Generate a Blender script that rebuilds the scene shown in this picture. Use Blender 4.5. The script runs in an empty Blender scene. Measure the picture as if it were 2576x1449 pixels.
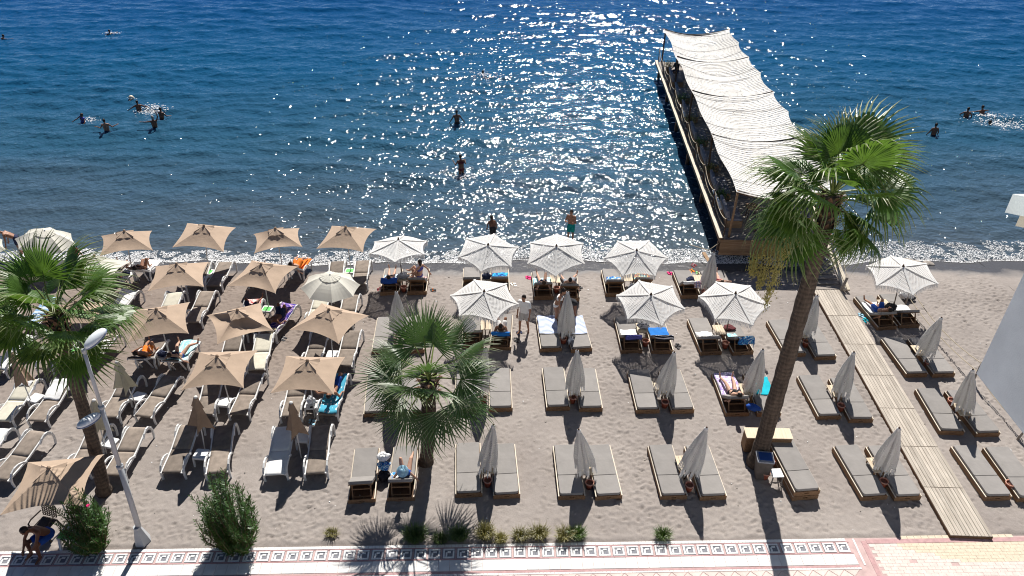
import bpy, math, random
import numpy as np
from mathutils import Vector, Matrix, Euler
V = Vector
PI = math.pi
rnd = random.Random(11)
sc = bpy.context.scene
C = sc.collection

# ------------------------------------------------------------------ camera, light, exposure
CAM_H = 17.5
PITCH = math.radians(34.553)
cam_d = bpy.data.cameras.new('camera')
cam_d.lens = 25.85; cam_d.sensor_width = 36.0
cam_d.clip_start = 0.1; cam_d.clip_end = 6000
cam = bpy.data.objects.new('camera', cam_d); C.objects.link(cam)
cam.location = (0, 0, CAM_H); cam.rotation_euler = (PI/2 - PITCH, 0, 0)
sc.camera = cam
SUN_EL, SUN_AZ = math.radians(46.25), math.radians(6.93)
w = bpy.data.worlds.new('World'); sc.world = w; w.use_nodes = True
nt = w.node_tree; bg = nt.nodes['Background']
sky = nt.nodes.new('ShaderNodeTexSky'); sky.sky_type = 'NISHITA'; sky.sun_disc = False
sky.sun_elevation = SUN_EL; sky.sun_rotation = SUN_AZ; sky.air_density = 0.45; sky.dust_density = 0.15; sky.ozone_density = 5.0
nt.links.new(sky.outputs[0], bg.inputs[0]); bg.inputs[1].default_value = 0.05
sl = bpy.data.lights.new('sun', 'SUN'); sl.energy = 5.0; sl.angle = math.radians(0.53); sl.color = (1.0, 0.955, 0.89)
so = bpy.data.objects.new('sun', sl); C.objects.link(so)
sdir = V((math.cos(SUN_EL)*math.sin(SUN_AZ), math.cos(SUN_EL)*math.cos(SUN_AZ), math.sin(SUN_EL)))
so.rotation_euler = sdir.to_track_quat('Z', 'Y').to_euler(); so.location = (0, 40, 40)
sc.view_settings.view_transform = 'Standard'; sc.view_settings.look = 'None'
sc.view_settings.gamma = 1.0; sc.view_settings.use_curve_mapping = False
sc.view_settings.exposure = 0.55
sc.render.engine = 'CYCLES'
sc.cycles.pixel_filter_type = 'BLACKMAN_HARRIS'; sc.cycles.filter_width = 1.05
sc.cycles.max_bounces = 6; sc.cycles.transparent_max_bounces = 12
sc.cycles.sample_clamp_indirect = 6.0
sc.cycles.caustics_reflective = False; sc.cycles.caustics_refractive = False

# ------------------------------------------------------------------ where things stand
FPX = 1850.0
cF = V((0, math.cos(PITCH), -math.sin(PITCH))); cU = V((0, math.sin(PITCH), math.cos(PITCH))); cR = V((1, 0, 0))
SEA = -0.30
def gz(y): return 0.0 if y < 25 else max(-3.0, -(y-25)*0.1)
def G(px, py, z=0.0):
    """point at height z seen at a pixel of the 2576 px wide photograph"""
    d = cF*FPX + cR*(px-1288) + cU*(724.5-py)
    return V((0, 0, CAM_H)) + d*((z-CAM_H)/d.z)
def GG(px, py, dz=0.0):
    p = G(px, py, dz)
    for _ in range(6): p = G(px, py, gz(p.y)+dz)
    return p
def pr(P):
    v = V(P)-V((0, 0, CAM_H)); k = v.dot(cF)
    return (1288+FPX*v.dot(cR)/k, 724.5-FPX*v.dot(cU)/k)

# ------------------------------------------------------------------ materials
def rgba(c): return (c[0], c[1], c[2], 1.0)
class NT:
    def __init__(s, name):
        s.m = bpy.data.materials.new(name); s.m.use_nodes = True
        s.t = s.m.node_tree; s.b = s.t.nodes['Principled BSDF']; s.out = s.t.nodes['Material Output']
    def n(s, typ, **kw):
        o = s.t.nodes.new(typ)
        for k, v in kw.items():
            if k.startswith('i_'):
                key = k[2:]; key = int(key) if key.isdigit() else key.replace('_', ' ')
                o.inputs[key].default_value = v
            else: setattr(o, k, v)
        return o
    def l(s, a, b): s.t.links.new(a, b)
    def coord(s, kind='Object', scale=(1, 1, 1)):
        tc = s.n('ShaderNodeTexCoord'); mp = s.n('ShaderNodeMapping'); mp.inputs['Scale'].default_value = scale
        s.l(tc.outputs[kind], mp.inputs[0]); return mp.outputs[0]
    def noise(s, co, scale, detail=3, rough=.55):
        o = s.n('ShaderNodeTexNoise', i_Scale=scale, i_Detail=detail, i_Roughness=rough); s.l(co, o.inputs['Vector']); return o.outputs[0]
    def ramp(s, fac, stops):
        o = s.n('ShaderNodeValToRGB'); e = o.color_ramp.elements
        while len(e) < len(stops): e.new(.5)
        for k, (p, c) in enumerate(stops): e[k].position = p; e[k].color = rgba(c) if len(c) == 3 else c
        s.l(fac, o.inputs[0]); return o.outputs[0]
    def mix(s, fac, a, b, blend='MIX'):
        o = s.n('ShaderNodeMix', data_type='RGBA', blend_type=blend)
        for k, v in ((0, fac), (6, a), (7, b)):
            if hasattr(v, 'is_output'): s.l(v, o.inputs[k])
            elif k == 0: o.inputs[0].default_value = v
            else: o.inputs[k].default_value = rgba(v)
        return o.outputs[2]
    def math(s, op, a, b=0.0, c=None):
        o = s.n('ShaderNodeMath', operation=op)
        for k, v in enumerate((a, b) if c is None else (a, b, c)):
            if hasattr(v, 'is_output'): s.l(v, o.inputs[k])
            else: o.inputs[k].default_value = v
        return o.outputs[0]
    def bump(s, h, strength, dist, prev=None):
        o = s.n('ShaderNodeBump', i_Strength=strength, i_Distance=dist); s.l(h, o.inputs['Height'])
        if prev is not None: s.l(prev, o.inputs['Normal'])
        return o.outputs[0]

def M(name, col, rough=.6, var=.12, vs=6.0, bump=0.0, bs=30.0, bd=.01, rv=0.0, transl=0.0, tcol=None, stretch=(1, 1, 1), metal=0.0, spec=.3):
    s = NT(name); co = s.coord('Object', stretch)
    f = s.noise(co, vs, 4)
    lo = [c*(1-var) for c in col]; hi = [min(1, c*(1+var)) for c in col]
    c = s.ramp(f, [(.3, lo), (.7, hi)])
    if rv:
        oi = s.n('ShaderNodeObjectInfo'); hv = s.n('ShaderNodeHueSaturation')
        s.l(c, hv.inputs['Color']); s.l(s.math('MULTIPLY_ADD', oi.outputs['Random'], 2*rv, 1-rv), hv.inputs['Value']); c = hv.outputs[0]
    s.l(c, s.b.inputs['Base Color']); s.b.inputs['Roughness'].default_value = rough
    s.b.inputs['Metallic'].default_value = metal; s.b.inputs['Specular IOR Level'].default_value = spec
    if bump:
        s.l(s.bump(s.noise(co, bs, 3), bump, bd), s.b.inputs['Normal'])
    if transl:
        tr = s.n('ShaderNodeBsdfTranslucent'); mx = s.n('ShaderNodeMixShader', i_0=transl)
        if tcol: tr.inputs[0].default_value = rgba(tcol)
        else: s.l(c, tr.inputs[0])
        s.l(s.b.outputs[0], mx.inputs[1]); s.l(tr.outputs[0], mx.inputs[2]); s.l(mx.outputs[0], s.out.inputs[0])
    return s.m

def M_pat(name, kind, cols, scale=8.0, rough=.85):
    """woven / printed cloth: stripes, blobs, checks, dots"""
    s = NT(name)
    tc = s.n('ShaderNodeTexCoord'); sx = s.n('ShaderNodeSeparateXYZ'); s.l(tc.outputs['UV'], sx.inputs[0])
    if kind == 'stripes':
        f = s.math('FRACT', s.math('MULTIPLY', sx.outputs[1], scale))
        c = s.ramp(f, [(0, cols[0]), (.5, cols[1])]); s.t.nodes[-1]
        for n in s.t.nodes:
            if n.type == 'VALTORGB': n.color_ramp.interpolation = 'CONSTANT'
    elif kind == 'checks':
        a = s.math('FRACT', s.math('MULTIPLY', sx.outputs[0], scale)); b = s.math('FRACT', s.math('MULTIPLY', sx.outputs[1], scale))
        c = s.mix(s.math('GREATER_THAN', a, .6), s.mix(s.math('GREATER_THAN', b, .6), cols[0], cols[1]), cols[2])
    elif kind == 'dots':
        vo = s.n('ShaderNodeTexVoronoi', i_Scale=scale, i_Randomness=.5); s.l(tc.outputs['UV'], vo.inputs['Vector'])
        c = s.mix(s.math('LESS_THAN', vo.outputs[0], .33), cols[0], cols[1])
    else:
        no = s.n('ShaderNodeTexNoise', i_Scale=scale, i_Detail=1.5, i_Distortion=1.6); s.l(tc.outputs['UV'], no.inputs['Vector'])
        k = len(cols); c = s.ramp(no.outputs[0], [(.32+.36*i/max(1, k-1), cc) for i, cc in enumerate(cols)])
        for n in s.t.nodes:
            if n.type == 'VALTORGB': n.color_ramp.interpolation = 'CONSTANT'
    s.l(c, s.b.inputs['Base Color']); s.b.inputs['Roughness'].default_value = rough; s.b.inputs['Specular IOR Level'].default_value = .15
    return s.m

def sand_mat():
    s = NT('sand'); g = s.n('ShaderNodeNewGeometry'); co = g.outputs['Position']
    sx = s.n('ShaderNodeSeparateXYZ'); s.l(co, sx.inputs[0])
    f = s.noise(co, .35, 4); f2 = s.noise(co, 5.0, 6, .7); f3 = s.noise(co, 60, 3, .7)
    c = s.ramp(f, [(.32, (.305, .272, .253)), (.68, (.388, .350, .325))])
    c = s.mix(.55, c, s.ramp(f2, [(.25, (.62, .6, .58)), (.75, (1, 1, 1))]), 'MULTIPLY')
    c = s.mix(.5, c, s.ramp(f3, [(.3, (.6, .58, .56)), (.65, (1, 1, 1))]), 'MULTIPLY')
    # browner sand towards the left rows and the water
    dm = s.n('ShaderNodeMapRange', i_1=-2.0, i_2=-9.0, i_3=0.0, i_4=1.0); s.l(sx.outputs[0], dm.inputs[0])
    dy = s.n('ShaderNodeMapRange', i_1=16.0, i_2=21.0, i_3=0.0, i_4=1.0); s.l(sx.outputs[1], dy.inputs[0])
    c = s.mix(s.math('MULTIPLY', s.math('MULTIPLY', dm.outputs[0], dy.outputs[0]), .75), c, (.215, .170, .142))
    # wet strip at the water line
    wy = s.math('ADD', sx.outputs[1], s.math('MULTIPLY', s.math('SUBTRACT', s.noise(co, .8, 3), .5), 1.3))
    wet = s.n('ShaderNodeMapRange', i_1=26.5, i_2=27.1, i_3=0.0, i_4=1.0); s.l(wy, wet.inputs[0])
    c = s.mix(wet.outputs[0], c, (.080, .078, .080))
    s.l(c, s.b.inputs['Base Color'])
    r = s.n('ShaderNodeMapRange', i_1=0.0, i_2=1.0, i_3=.95, i_4=.22); s.l(wet.outputs[0], r.inputs[0]); s.l(r.outputs[0], s.b.inputs['Roughness'])
    s.b.inputs['Specular IOR Level'].default_value = .25
    n1 = s.bump(s.noise(co, 9, 5, .65), .40, .030); n2 = s.bump(f3, .35, .006, n1)
    s.l(n2, s.b.inputs['Normal']); return s.m

def sea_mat():
    s = NT('sea_water'); g = s.n('ShaderNodeNewGeometry'); co = g.outputs['Position']
    sx = s.n('ShaderNodeSeparateXYZ'); s.l(co, sx.inputs[0])
    mp = s.n('ShaderNodeMapping'); mp.inputs['Scale'].default_value = (.10, .22, 1); s.l(co, mp.inputs[0])
    yy = s.math('ADD', sx.outputs[1], s.math('MULTIPLY', s.math('SUBTRACT', s.noise(mp.outputs[0], 1.0, 3), .5), 9.0))
    mr = s.n('ShaderNodeMapRange', i_1=27.0, i_2=80.0, i_3=0.0, i_4=1.0); s.l(yy, mr.inputs[0])
    c = s.ramp(mr.outputs[0], [(0, (.070, .088, .106)), (.10, (.048, .082, .114)), (.28, (.022, .082, .140)), (.55, (.005, .072, .165)), (1, (.001, .056, .185))])
    s.l(c, s.b.inputs['Base Color'])
    s.b.inputs['Roughness'].default_value = .085; s.b.inputs['IOR'].default_value = 1.33; s.b.inputs['Specular IOR Level'].default_value = .5
    def lay(sc_, scale, det, rough=.5):
        m = s.n('ShaderNodeMapping'); m.inputs['Scale'].default_value = sc_; m.inputs['Rotation'].default_value = (0, 0, .12); s.l(co, m.inputs[0])
        return s.noise(m.outputs[0], scale, det, rough)
    a = lay((1.15, 1.35, 1), 1.0, 1); b = lay((1.35, 1.5, 1), 2.8, 1, .5); c3 = lay((1, 1.2, 1), 9.0, 1, .5)
    fa = s.n('ShaderNodeMapRange', i_1=45.0, i_2=85.0, i_3=1.0, i_4=.7); s.l(sx.outputs[1], fa.inputs[0]); n = s.bump(a, 1.0, .18); s.l(fa.outputs[0], s.t.nodes[-1].inputs['Strength']); fade = s.n('ShaderNodeMapRange', i_1=34.0, i_2=80.0, i_3=1.0, i_4=.30); s.l(sx.outputs[1], fade.inputs[0]); n = s.bump(b, 1.0, .088, n); s.l(fade.outputs[0], s.t.nodes[-1].inputs['Strength']); n = s.bump(c3, 1.0, .006, n)
    s.l(n, s.b.inputs['Normal']); return s.m

def macrame_mat(name, p=.075, lo=.30, hi=1.0, th=.12, col=(.74, .73, .71)):
    """openwork knotted cotton: solid crown and rim, rows of holes between"""
    s = NT(name); tc = s.n('ShaderNodeTexCoord'); sx = s.n('ShaderNodeSeparateXYZ'); s.l(tc.outputs['UV'], sx.inputs[0])
    u, v = sx.outputs[0], sx.outputs[1]
    su = s.math('SINE', s.math('MULTIPLY', u, 2*PI/p)); sv = s.math('SINE', s.math('MULTIPLY', v, 2*PI/p))
    prod = s.math('MULTIPLY', su, sv)
    band = s.math('MULTIPLY', s.math('GREATER_THAN', v, lo), s.math('LESS_THAN', v, hi))
    hole = s.math('MULTIPLY', s.math('GREATER_THAN', prod, th), band)
    knot = s.ramp(s.math('MULTIPLY_ADD', prod, .5, .5), [(0, [c*.92 for c in col]), (1, col)])
    s.l(knot, s.b.inputs['Base Color']); s.b.inputs['Roughness'].default_value = .9; s.b.inputs['Specular IOR Level'].default_value = .1
    s.l(s.bump(prod, .5, .01), s.b.inputs['Normal'])
    tl = s.n('ShaderNodeBsdfTranslucent', i_0=rgba(col)); m1 = s.n('ShaderNodeMixShader', i_0=.22)
    s.l(s.b.outputs[0], m1.inputs[1]); s.l(tl.outputs[0], m1.inputs[2])
    tp = s.n('ShaderNodeBsdfTransparent'); m2 = s.n('ShaderNodeMixShader')
    s.l(hole, m2.inputs[0]); s.l(m1.outputs[0], m2.inputs[1]); s.l(tp.outputs[0], m2.inputs[2]); s.l(m2.outputs[0], s.out.inputs[0])
    return s.m

def net_mat():
    """loose white crochet of the pier awning, with irregular gaps"""
    s = NT('awning_net'); tc = s.n('ShaderNodeTexCoord'); sx = s.n('ShaderNodeSeparateXYZ'); s.l(tc.outputs['UV'], sx.inputs[0])
    mp = s.n('ShaderNodeMapping'); mp.inputs['Scale'].default_value = (3.2, 8.5, 1); s.l(tc.outputs['UV'], mp.inputs[0])
    f = s.noise(mp.outputs[0], 1.6, 3, .6)
    row = s.math('SINE', s.math('MULTIPLY_ADD', sx.outputs[1], 2*PI/.22, s.math('MULTIPLY', s.noise(tc.outputs['UV'], 1.2, 2), 9.0)))
    hole = s.math('LESS_THAN', s.math('ADD', f, s.math('MULTIPLY', row, .028)), .365)
    big = s.noise(tc.outputs['UV'], .35, 3)
    c = s.ramp(big, [(.3, (.61, .595, .565)), (.7, (.735, .725, .70))])
    c = s.mix(.6, c, s.ramp(s.math('MULTIPLY_ADD', row, .5, .5), [(0, (.86, .85, .84)), (.6, (1, 1, 1))]), 'MULTIPLY')
    s.l(c, s.b.inputs['Base Color']); s.b.inputs['Roughness'].default_value = .95; s.b.inputs['Specular IOR Level'].default_value = .1
    n = s.bump(row, .6, .03); n = s.bump(f, .8, .05, n); s.l(n, s.b.inputs['Normal'])
    tp = s.n('ShaderNodeBsdfTransparent'); m2 = s.n('ShaderNodeMixShader')
    s.l(hole, m2.inputs[0]); s.l(s.b.outputs[0], m2.inputs[1]); s.l(tp.outputs[0], m2.inputs[2]); s.l(m2.outputs[0], s.out.inputs[0])
    return s.m

def bark_mat():
    s = NT('palm_bark'); co = s.coord('Object', (1, 1, 1)); sx = s.n('ShaderNodeSeparateXYZ'); s.l(co, sx.inputs[0])
    wv = s.math('SINE', s.math('MULTIPLY_ADD', sx.outputs[2], 42.0, s.math('MULTIPLY', s.noise(co, 3, 3), 9.0)))
    m = s.n('ShaderNodeMapping'); m.inputs['Scale'].default_value = (14, 14, 1.5); s.l(co, m.inputs[0])
    f = s.noise(m.outputs[0], 1.0, 4, .7)
    c = s.ramp(f, [(.3, (.042, .029, .021)), (.7, (.13, .094, .068))]); c = s.mix(.35, c, s.ramp(s.math('MULTIPLY_ADD', wv, .5, .5), [(0, (.45, .42, .4)), (.5, (1, 1, 1))]), 'MULTIPLY')
    s.l(c, s.b.inputs['Base Color']); s.b.inputs['Roughness'].default_value = .95
    n = s.bump(wv, .5, .02); s.l(s.bump(f, 1.0, .04, n), s.b.inputs['Normal']); return s.m

def wood_mat(name, a, b, rv=.15, rough=.75, st=(18, 1.2, 18)):
    s = NT(name); co = s.coord('Object', st); f = s.noise(co, 1.0, 5, .65); f2 = s.noise(s.coord('Object'), 3.0, 3)
    c = s.ramp(f, [(.3, a), (.7, b)]); c = s.mix(.4, c, s.ramp(f2, [(.3, (.7, .68, .66)), (.7, (1, 1, 1))]), 'MULTIPLY')
    oi = s.n('ShaderNodeObjectInfo'); hv = s.n('ShaderNodeHueSaturation'); s.l(c, hv.inputs['Color'])
    s.l(s.math('MULTIPLY_ADD', oi.outputs['Random'], 2*rv, 1-rv), hv.inputs['Value'])
    s.l(hv.outputs[0], s.b.inputs['Base Color']); s.b.inputs['Roughness'].default_value = rough; s.b.inputs['Specular IOR Level'].default_value = .25
    s.l(s.bump(f, .4, .004), s.b.inputs['Normal']); return s.m

def leaf_mat(name, lo, hi, tip=None, tl=.3, tcol=(.10, .20, .03)):
    s = NT(name); f = s.noise(s.coord('Object'), 2.5, 3); c = s.ramp(f, [(.3, lo), (.7, hi)])
    oi = s.n('ShaderNodeObjectInfo'); hv = s.n('ShaderNodeHueSaturation'); s.l(c, hv.inputs['Color'])
    s.l(s.math('MULTIPLY_ADD', oi.outputs['Random'], .6, .7), hv.inputs['Value']); c = hv.outputs[0]
    if tip:
        tc = s.n('ShaderNodeTexCoord'); sx = s.n('ShaderNodeSeparateXYZ'); s.l(tc.outputs['UV'], sx.inputs[0])
        mr = s.n('ShaderNodeMapRange', i_1=.62, i_2=1.0, i_3=0.0, i_4=.85); s.l(sx.outputs[1], mr.inputs[0]); c = s.mix(mr.outputs[0], c, tip)
    s.l(c, s.b.inputs['Base Color']); s.b.inputs['Roughness'].default_value = .42; s.b.inputs['Specular IOR Level'].default_value = .45
    tr = s.n('ShaderNodeBsdfTranslucent', i_0=rgba(tcol)); mx = s.n('ShaderNodeMixShader', i_0=tl)
    s.l(s.b.outputs[0], mx.inputs[1]); s.l(tr.outputs[0], mx.inputs[2]); s.l(mx.outputs[0], s.out.inputs[0]); return s.m

MT = dict(
 sand=sand_mat(), sea=sea_mat(), macrame=macrame_mat('macrame', .08, .28, 1.05, .52, (.80, .79, .77)), macrame_closed=macrame_mat('macrame_closed', .085, .45, 1.25, .62, (.64, .63, .61)),
 net=net_mat(), bark=bark_mat(),
 fringe=M('cotton_fringe', (.76, .75, .73), .9, .1, 20, transl=.2),
 foam=M('sea_foam', (.84, .85, .86), .7, .05, 9),
 mattress=M('grey_mattress', (.255, .240, .228), .9, .08, 3, .3, 7, .02, rv=.09),
 bedwood=wood_mat('sunbed_wood', (.19, .105, .055), (.33, .20, .11), .15),
 bedrail=wood_mat('sunbed_rail_wood', (.42, .35, .27), (.74, .67, .56), .15),
 beddark=wood_mat('sunbed_base_wood', (.10, .055, .03), (.17, .10, .06), .1),
 slot=M('slot_dark', (.02, .015, .012), .9),
 palewood=wood_mat('pale_pine', (.56, .46, .33), (.72, .62, .47), .12),
 board=wood_mat('boardwalk_wood', (.36, .315, .265), (.55, .495, .425), .16),
 piersilver=wood_mat('weathered_grey_wood', (.22, .19, .17), (.36, .32, .28), .15, st=(2, 16, 16)),
 pierpale=wood_mat('pale_pier_beam', (.55, .48, .38), (.75, .68, .56), .1),
 pierbrown=wood_mat('brown_pier_boards', (.24, .14, .075), (.40, .26, .15), .1, st=(1.2, 18, 18)),
 polewood=wood_mat('brown_pole', (.06, .035, .022), (.13, .075, .045), .1),
 polewhite=M('white_pole', (.68, .66, .62), .5, .08),
 canvas=M('tan_canvas', (.43, .325, .242), .9, .07, 3, .35, 9, .02, rv=.08, transl=.05),
 canvasdark=M('folded_tan_canvas', (.33, .235, .165), .9, .12, 5, .25, 20, .01, rv=.08, transl=.1),
 cream=M('cream_canvas', (.70, .68, .60), .9, .05, 3, .1, 60, .003, transl=.2),
 creamold=M('aged_cream_canvas', (.50, .47, .36), .9, .12, 5, .2, 20, .01, transl=.12),
 plastic=M('white_plastic', (.74, .74, .73), .35, .04, 3, spec=.45),
 sling=M('brown_sling', (.235, .195, .162), .85, .22, 5, .3, 220, .002, rv=.22),
 slingcream=M('cream_sling', (.60, .57, .47), .85, .1, 5, .2, 120, .002),
 slingwhite=M('white_pad', (.78, .78, .76), .85, .06, 5),
 pot=M('terracotta', (.30, .075, .04), .7, .15, 14), potrim=M('pale_terracotta', (.52, .26, .19), .7, .1, 14), ash=M('ash_sand', (.16, .07, .05), .95),
 lampgrey=M('lamp_post_paint', (.42, .44, .46), .5, .1, 2), lamphead=M('lamp_head_white', (.78, .82, .86), .35, .06, 3), lampunder=M('lamp_head_rim', (.16, .20, .30), .4),
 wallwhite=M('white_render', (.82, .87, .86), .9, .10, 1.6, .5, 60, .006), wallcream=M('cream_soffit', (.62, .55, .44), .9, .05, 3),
 grout=M('pink_paving', (.50, .365, .35), .85, .12, 5, .3, 40, .004), pinkline=M('pink_border', (.46, .285, .285), .8, .15, 8, .3, 40, .004),
 tilewhite=M('white_tile', (.72, .715, .695), .7, .10, 3, .2, 30, .003, rv=.06),
 tilepink=M('blush_tile', (.60, .51, .468), .75, .10, 6, .2, 30, .003, rv=.08), tilecream=M('cream_paver', (.60, .515, .40), .8, .1, 10, .2, 40, .003),
 keywhite=M('white_tesserae', (.80, .80, .785), .7, .08, 40, .3, 60, .004), keygrey=M('grey_tesserae', (.20, .205, .23), .8, .3, 38, .4, 60, .004),
 rope=M('rope', (.42, .36, .27), .9, .2, 40), ropedark=M('dark_rope', (.06, .055, .05), .9, .2, 40),
 black=M('black_stuff', (.02, .02, .024), .7), darkplastic=M('dark_brown_plastic', (.045, .036, .032), .5), navy=M('navy_cloth', (.02, .028, .07), .85),
 bluelid=M('blue_plastic', (.02, .065, .23), .4), binbody=M('bin_body', (.10, .085, .075), .7, .3, 5),
 white=M('white_cloth', (.80, .80, .79), .9, .05, 8, .3, 14, .02), greycloth=M('grey_cloth', (.30, .31, .34), .9, .1, 8, .4, 14, .02),
 ground=M('pale_concrete', (.62, .59, .55), .9, .08, 1), green=M('green_print', (.12, .52, .12), .5), screen=M('dark_phone', (.015, .015, .02), .2),
 orange=M('orange_cloth', (.80, .20, .02), .85, .1, 8), teal=M('teal_cloth', (.0, .22, .20), .85, .08, 8), blue=M('blue_cloth', (.015, .07, .33), .85, .1, 8),
 royal=M('bright_blue_cloth', (.01, .16, .52), .85, .1, 8), red=M('red_cloth', (.22, .03, .04), .85, .1, 8), pink=M('fuchsia_cloth', (.80, .03, .20), .8, .08, 8),
 turq=M('turquoise_cloth', (.0, .40, .50), .85, .08, 8), khaki=M('light_grey_shorts', (.50, .49, .47), .85, .08, 8), purple=M('violet_cloth', (.10, .10, .36), .9, .2, 12),
 lightblue=M('light_blue_cloth', (.30, .52, .66), .85, .15, 8), maroon=M('maroon_cloth', (.10, .022, .025), .85, .1, 8), straw=M('straw', (.60, .50, .34), .85, .1, 30),
 skin1=M('light_skin', (.52, .31, .22), .55, .06, 6), skin2=M('tanned_skin', (.33, .165, .10), .5, .08, 6), skin3=M('dark_tan_skin', (.17, .075, .042), .5, .1, 6),
 hairdark=M('dark_hair', (.016, .011, .009), .5, .3, 30), hairbrown=M('brown_hair', (.06, .033, .018), .55, .3, 30), hairgrey=M('grey_hair', (.34, .31, .28), .6, .2, 30),
 stone=M('beach_stone', (.30, .27, .24), .9, .2, 9), clearbag=M('thin_plastic_bag', (.62, .63, .66), .25, .15, 9, .5, 10, .03, spec=.5),
 ball=M('pale_ball', (.78, .66, .50), .5), ring=M('blue_grey_ring', (.16, .20, .27), .5, .3, 9), pierseat=M('grey_cushion', (.20, .20, .23), .9, .25, 6, .3, 12, .01),
 leafpalm=leaf_mat('palm_leaf', (.040, .095, .016), (.085, .175, .028), (.32, .30, .16), .32, (.14, .26, .03)), leafpalm2=leaf_mat('palm_leaf_bluish', (.045, .095, .030), (.095, .165, .060), (.40, .40, .26), .28),
 petiole=M('palm_petiole', (.15, .19, .05), .5, .2), boots=M('palm_leaf_bases', (.11, .060, .035), .9, .35, 9, .5, 20, .02), blossom=M('palm_blossom', (.27, .235, .07), .8, .3, 30),
 oleander=leaf_mat('oleander_leaf', (.030, .075, .020), (.075, .165, .040), None, .28), stem=M('shrub_stem', (.12, .09, .05), .9),
 drygrass=leaf_mat('dry_grass', (.17, .16, .06), (.34, .30, .12), None, .3, (.3, .28, .08)), greengrass=leaf_mat('green_grass', (.06, .11, .03), (.17, .21, .07), None, .3),
 tw_stripe=M_pat('white_blue_stripe_towel', 'stripes', [(.72, .74, .80), (.30, .38, .60)], 13), tw_swirl=M_pat('blue_swirl_towel', 'blob', [(.01, .04, .22), (.02, .22, .50), (.05, .45, .60), (.02, .08, .35)], 6),
 tw_multi=M_pat('coloured_beach_towel', 'blob', [(.70, .15, .10), (.70, .55, .20), (.30, .60, .62), (.75, .70, .55)], 4), tw_bluewhite=M_pat('blue_white_towel', 'blob', [(.03, .09, .35), (.05, .28, .55), (.65, .70, .72), (.03, .12, .42)], 7),
 tw_dots=M_pat('sky_blue_dotted_towel', 'dots', [(.08, .40, .56), (.66, .80, .84)], 9), tw_cyan=M_pat('pale_cyan_towel', 'blob', [(.30, .60, .66), (.55, .76, .78), (.18, .50, .60)], 6),
 tw_plaid=M_pat('plaid_towel', 'checks', [(.72, .66, .66), (.45, .20, .28), (.25, .28, .45)], 9), tw_purple=M_pat('purple_print_towel', 'blob', [(.04, .04, .26), (.18, .10, .40), (.62, .45, .55), (.06, .05, .32)], 7),
 tw_lilac=M_pat('white_lilac_towel', 'blob', [(.74, .70, .80), (.40, .30, .60), (.78, .74, .84)], 9), tw_redwhite=M_pat('red_white_towel', 'blob', [(.75, .66, .62), (.50, .08, .08), (.76, .68, .64)], 10),
 tw_bw=M_pat('black_white_stripes', 'stripes', [(.02, .02, .03), (.72, .72, .74)], 9), tw_lblue=M_pat('blue_stripe_towel', 'stripes', [(.25, .42, .65), (.62, .70, .78)], 8),
)

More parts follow.
